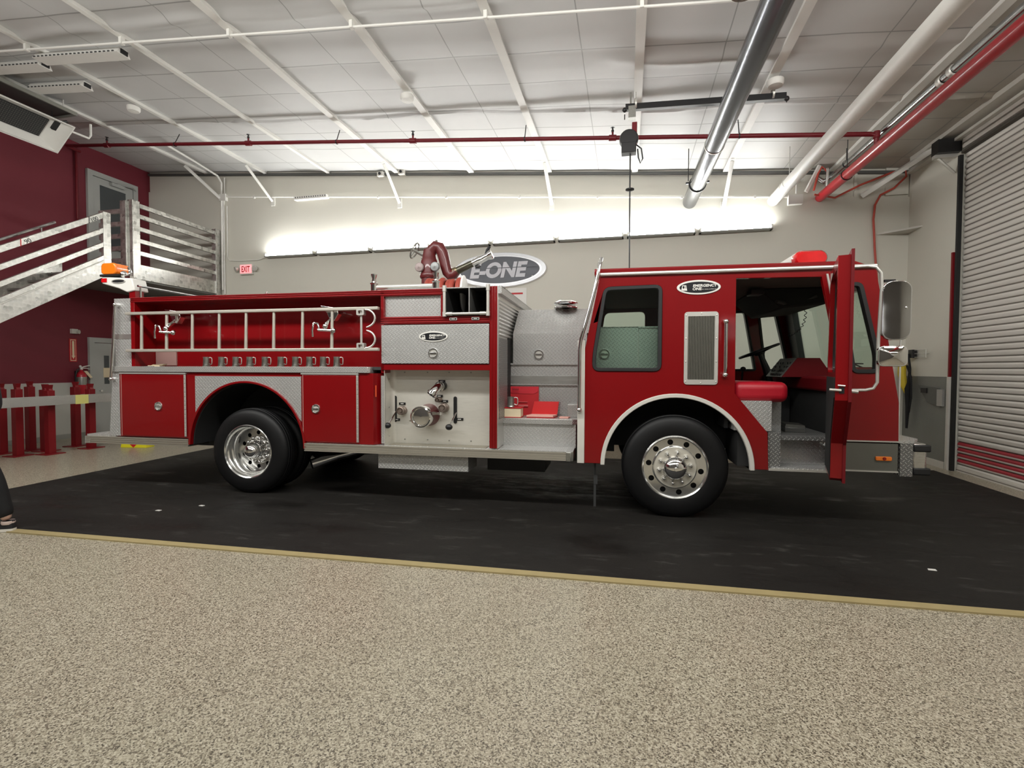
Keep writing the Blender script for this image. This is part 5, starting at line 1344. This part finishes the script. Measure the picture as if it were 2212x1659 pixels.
M().box(.008, .010, -.055, .055, -.23, .23).build('sign_border', PAPER, fs_)
M().box(.010, .0115, -.045, .045, -.215, .215).build('sign_field', RED_CARD, fs_)
M().prism([(-.022, .20), (.022, .20), (.022, -.12), (.036, -.12), (0, -.19), (-.036, -.12), (-.022, -.12)], 'x', .0115, .013).build('arrow', PAPER, fs_)
wl = thing('wall_horn', 'small white wall strobe above the arrow sign on the red wall', 'alarm', (XL, 8.33, 2.30))
M().box(0, .06, -.06, .06, -.04, .06).lathe([(.02, 0), (.045, .05), (.001, .055)], (.05, .04, 0), (1, .4, 0), 12).build('strobe_body', WHITE_OLD, wl)
pc = thing('wheel_chock', 'yellow wedge with a red triangle on the floor behind the truck', 'wheel chock', (-9.16, 7.62, 0), math.radians(10))
M().prism([(-.26, 0), (.26, 0), (.235, .12), (-.235, .12)], 'y', -.10, .10).build('block', YELLOW, pc, bevel=.006)
M().prism([(-.13, .121), (.13, .121), (0, .005)], 'y', -.106, -.10).build('red_triangle', RED_BRIGHT, pc)
# small white scraps on the mat
for x, y, l in ((-5.05, -.55, 'tiny white paper scrap on the black mat nearer the rear wheel'), (-5.35, -.80, 'tiny white paper scrap on the black mat, left of another scrap'), (1.75, -.95, 'tiny white paper scrap on the black mat below the open cab door')):
    t = thing('paper_scrap', l, 'scrap', TW(x, y, .0062), YT)
    M().prism([(-.03, -.012), (.025, -.018), (.03, .012), (-.02, .016)], 'z', 0, .004).build('scrap', WHITE, t)

# ---- person at the left edge, walking out of the picture
pe = thing('person', 'person in black trousers and black striped sneakers at the left edge', 'person', (-5.57, 3.38, 0), math.radians(205))
def skin(name, verts, edges, radii, mat, parent, root=0, lev=1):
    me = bpy.data.meshes.new(name); me.from_pydata([tuple(v) for v in verts], edges, [])
    me.materials.append(mat); o = bpy.data.objects.new(name, me); COL.objects.link(o); o.parent = parent
    sk_ = o.modifiers.new('skin', 'SKIN'); sk_.use_smooth_shade = True
    for i, r in enumerate(radii):
        d = me.skin_vertices[0].data[i]; d.radius = (r, r) if isinstance(r, (int, float)) else r
    me.skin_vertices[0].data[root].use_root = True
    b = o.modifiers.new('sub', 'SUBSURF'); b.levels = lev; b.render_levels = lev
    return o
# local +x is the walking direction; the rear foot stands at the origin
V = [(0.320,-.10,.93), (0.330,-.10,1.10), (0.340,-.10,1.30), (0.350,-.10,1.45), (0.360,-.10,1.54), (0.380,-.10,1.66),
     (0.310,.0,.90), (.11,.0,.48), (.01,.0,.10), (0.330,-.20,.90), (0.460,-.21,.50), (0.500,-.21,.10),
     (0.340,.09,1.43), (0.360,.11,1.14), (0.440,.10,.92), (0.340,-.29,1.43), (0.320,-.34,1.14), (0.420,-.32,.93)]
E_ = [(0,1),(1,2),(2,3),(3,4),(4,5),(0,6),(6,7),(7,8),(0,9),(9,10),(10,11),(3,12),(12,13),(13,14),(3,15),(15,16),(16,17)]
R_ = [.15,.14,.155,.12,.055,.095,.095,.065,.045,.095,.065,.045,.06,.045,.032,.06,.045,.032]
skin('body', V, E_, R_, SKIN, pe, 0, 2)
skin('trousers', [(0.320,-.10,1.02), (0.320,-.10,.93), (0.310,.0,.88), (.11,.0,.48), (.025,.0,.12), (0.330,-.20,.88), (0.460,-.21,.50), (0.500,-.21,.12)],
     [(0,1),(1,2),(2,3),(3,4),(1,5),(5,6),(6,7)], [.16,.165,.118,.088,.078,.118,.088,.078], CLOTH_BLACK, pe, 1, 2)
skin('jacket', [(0.320,-.10,.93), (0.330,-.10,1.28), (0.340,-.10,1.44), (0.340,.10,1.43), (0.360,.12,1.14), (0.430,.11,.98), (0.340,-.30,1.43), (0.320,-.35,1.14), (0.410,-.33,.98)],
     [(0,1),(1,2),(2,3),(3,4),(4,5),(2,6),(6,7),(7,8)], [.185,.175,.14,.08,.062,.05,.08,.062,.05], plain('dark_jacket', (.03,.03,.035), .9), pe, 1, 2)
hd = M().sphere((.39, -.10, 1.665), (.105, .085, .125), 20, 14); hd.sphere((.39, -.012, 1.655), (.02, .012, .03), 8, 6).sphere((.39, -.188, 1.655), (.02, .012, .03), 8, 6)
hd.prism([(.485, 1.68), (.517, 1.645), (.485, 1.635)], 'y', -.115, -.085)
hd.build('head', SKIN, pe)
M().sphere((.475, -.065, 1.685), .012, 8, 6).sphere((.475, -.135, 1.685), .012, 8, 6).box(.478, .492, -.125, -.075, 1.608, 1.614).build('face_details', HAIR, pe)
M().sphere((.365, -.10, 1.70), (.115, .098, .118), 18, 12).build('hair', HAIR, pe)
for hx0, hy in ((0.440, .10), (0.420, -.32)):
    h = M().sphere((hx0+.02, hy, .86), (.035, .018, .05), 10, 8)
    for i in range(4):
        dx = -.025+.018*i; ln = (.060, .072, .068, .055)[i]
        h.tube([(hx0+.02+dx, hy, .83), (hx0+.03+dx, hy, .83-ln*.6), (hx0+.028+dx, hy+.006, .83-ln)], [.010, .009, .007], 8)
    h.tube([(hx0+.05, hy, .875), (hx0+.075, hy+.005, .845), (hx0+.08, hy+.006, .815)], [.012, .010, .008], 8)
    h.build('hand', SKIN, pe)
SOLE = plain('white_sole', (.70,.67,.60), .6); SHOE = plain('black_suede', (.014,.014,.016), .85)
def shoe(ox, oy, yaw):
    Mx = Matrix.Translation((ox, oy, 0)) @ Matrix.Rotation(yaw, 4, 'Z')
    foot = [(-.085, -.028), (-.07, -.040), (.02, -.040), (.12, -.050), (.19, -.040), (.215, 0), (.19, .040), (.12, .048), (.02, .038), (-.07, .038), (-.085, .028), (-.092, 0)]
    so = M().prism(foot, 'z', 0, .034).xform(Mx).build('sneaker', SOLE, pe, bevel=.006)
    lv = [(.034, 1.0, 0), (.06, .97, 0), (.085, .86, -.006), (.105, .62, -.03)]
    vs = []; n = len(foot); u = M()
    for z, k, dx in lv: vs += [(p[0]*k+dx-.0*(1-k), p[1]*k, z - .035*max(0, p[0])/.2*(z > .05)*(1 if z > .08 else .4)) for p in foot]
    u.add(vs, [(j*n+i, j*n+(i+1) % n, (j+1)*n+(i+1) % n, (j+1)*n+i) for j in range(3) for i in range(n)]+[tuple(range(3*n, 4*n))])
    u.xform(Mx).build('upper', SHOE, so)
    st_ = M()
    for k in (-1, 1):
        for i in range(3):
            x = .005+.035*i
            st_.prism([(x, .036), (x+.016, .036), (x+.036, .082), (x+.020, .082)], 'y', k*.0405-.0025, k*.0405+.0025)
    st_.xform(Mx).build('stripes', WHITE, so)
    M().lathe([(.046, .085), (.052, .10), (.048, .118), (.040, .112)], (-.036, 0, -.014), (0,0,1), 18, closed=True).xform(Mx).build('collar', plain('pale_lining', (.62,.50,.46), .8), so)
shoe(.04, .0, 0); shoe(.62, -.21, 0)

# ------------------------------------------------------------------ light, world, camera
def area(name, loc, rot, sx, sy, power, col=(1,.97,.90)):
    l = bpy.data.lights.new(name, 'AREA'); l.shape = 'RECTANGLE'; l.size = sx; l.size_y = sy; l.energy = power; l.color = col
    o = bpy.data.objects.new(name, l); COL.objects.link(o); o.location = loc; o.rotation_euler = rot
    return o
for y, z, tilt, p in ((2.4, 4.85, 48, 480), (-1.4, 4.9, 8, 170), (-4.6, 4.9, 0, 150)):  # unseen lamp rows; the first is tilted steeply to brighten the back wall
    area('unseen_hall_lamp', (-2.4, y, z), (math.radians(tilt), 0, 0), 13.6, .3, p, (1, .99, .948))
w = bpy.data.worlds.new('hall_air'); sc.world = w; w.use_nodes = True
w.node_tree.nodes['Background'].inputs[0].default_value = (1, .96, .9, 1); w.node_tree.nodes['Background'].inputs[1].default_value = .05

cam = bpy.data.cameras.new('camera'); co_ = bpy.data.objects.new('camera', cam); COL.objects.link(co_)
cam.sensor_width = 36; cam.lens = 36*1068.8/2212; cam.clip_start = .05
yaw, pit, rol = math.radians(13.03), math.radians(1.73), math.radians(-.17)
co_.location = (0, 0, 1.52)
co_.rotation_euler = (Matrix.Rotation(yaw, 3, 'Z') @ Matrix.Rotation(PI/2-pit, 3, 'X') @ Matrix.Rotation(-rol, 3, 'Z')).to_euler()
sc.camera = co_
sc.view_settings.view_transform = 'Standard'; sc.view_settings.look = 'None'
sc.view_settings.exposure = 0.0; sc.view_settings.gamma = 1; sc.view_settings.use_curve_mapping = False
sc.cycles.max_bounces = 10; sc.cycles.diffuse_bounces = 5; sc.cycles.glossy_bounces = 4; sc.cycles.transparent_max_bounces = 12
sc.cycles.sample_clamp_indirect = 6; sc.cycles.use_denoising = True
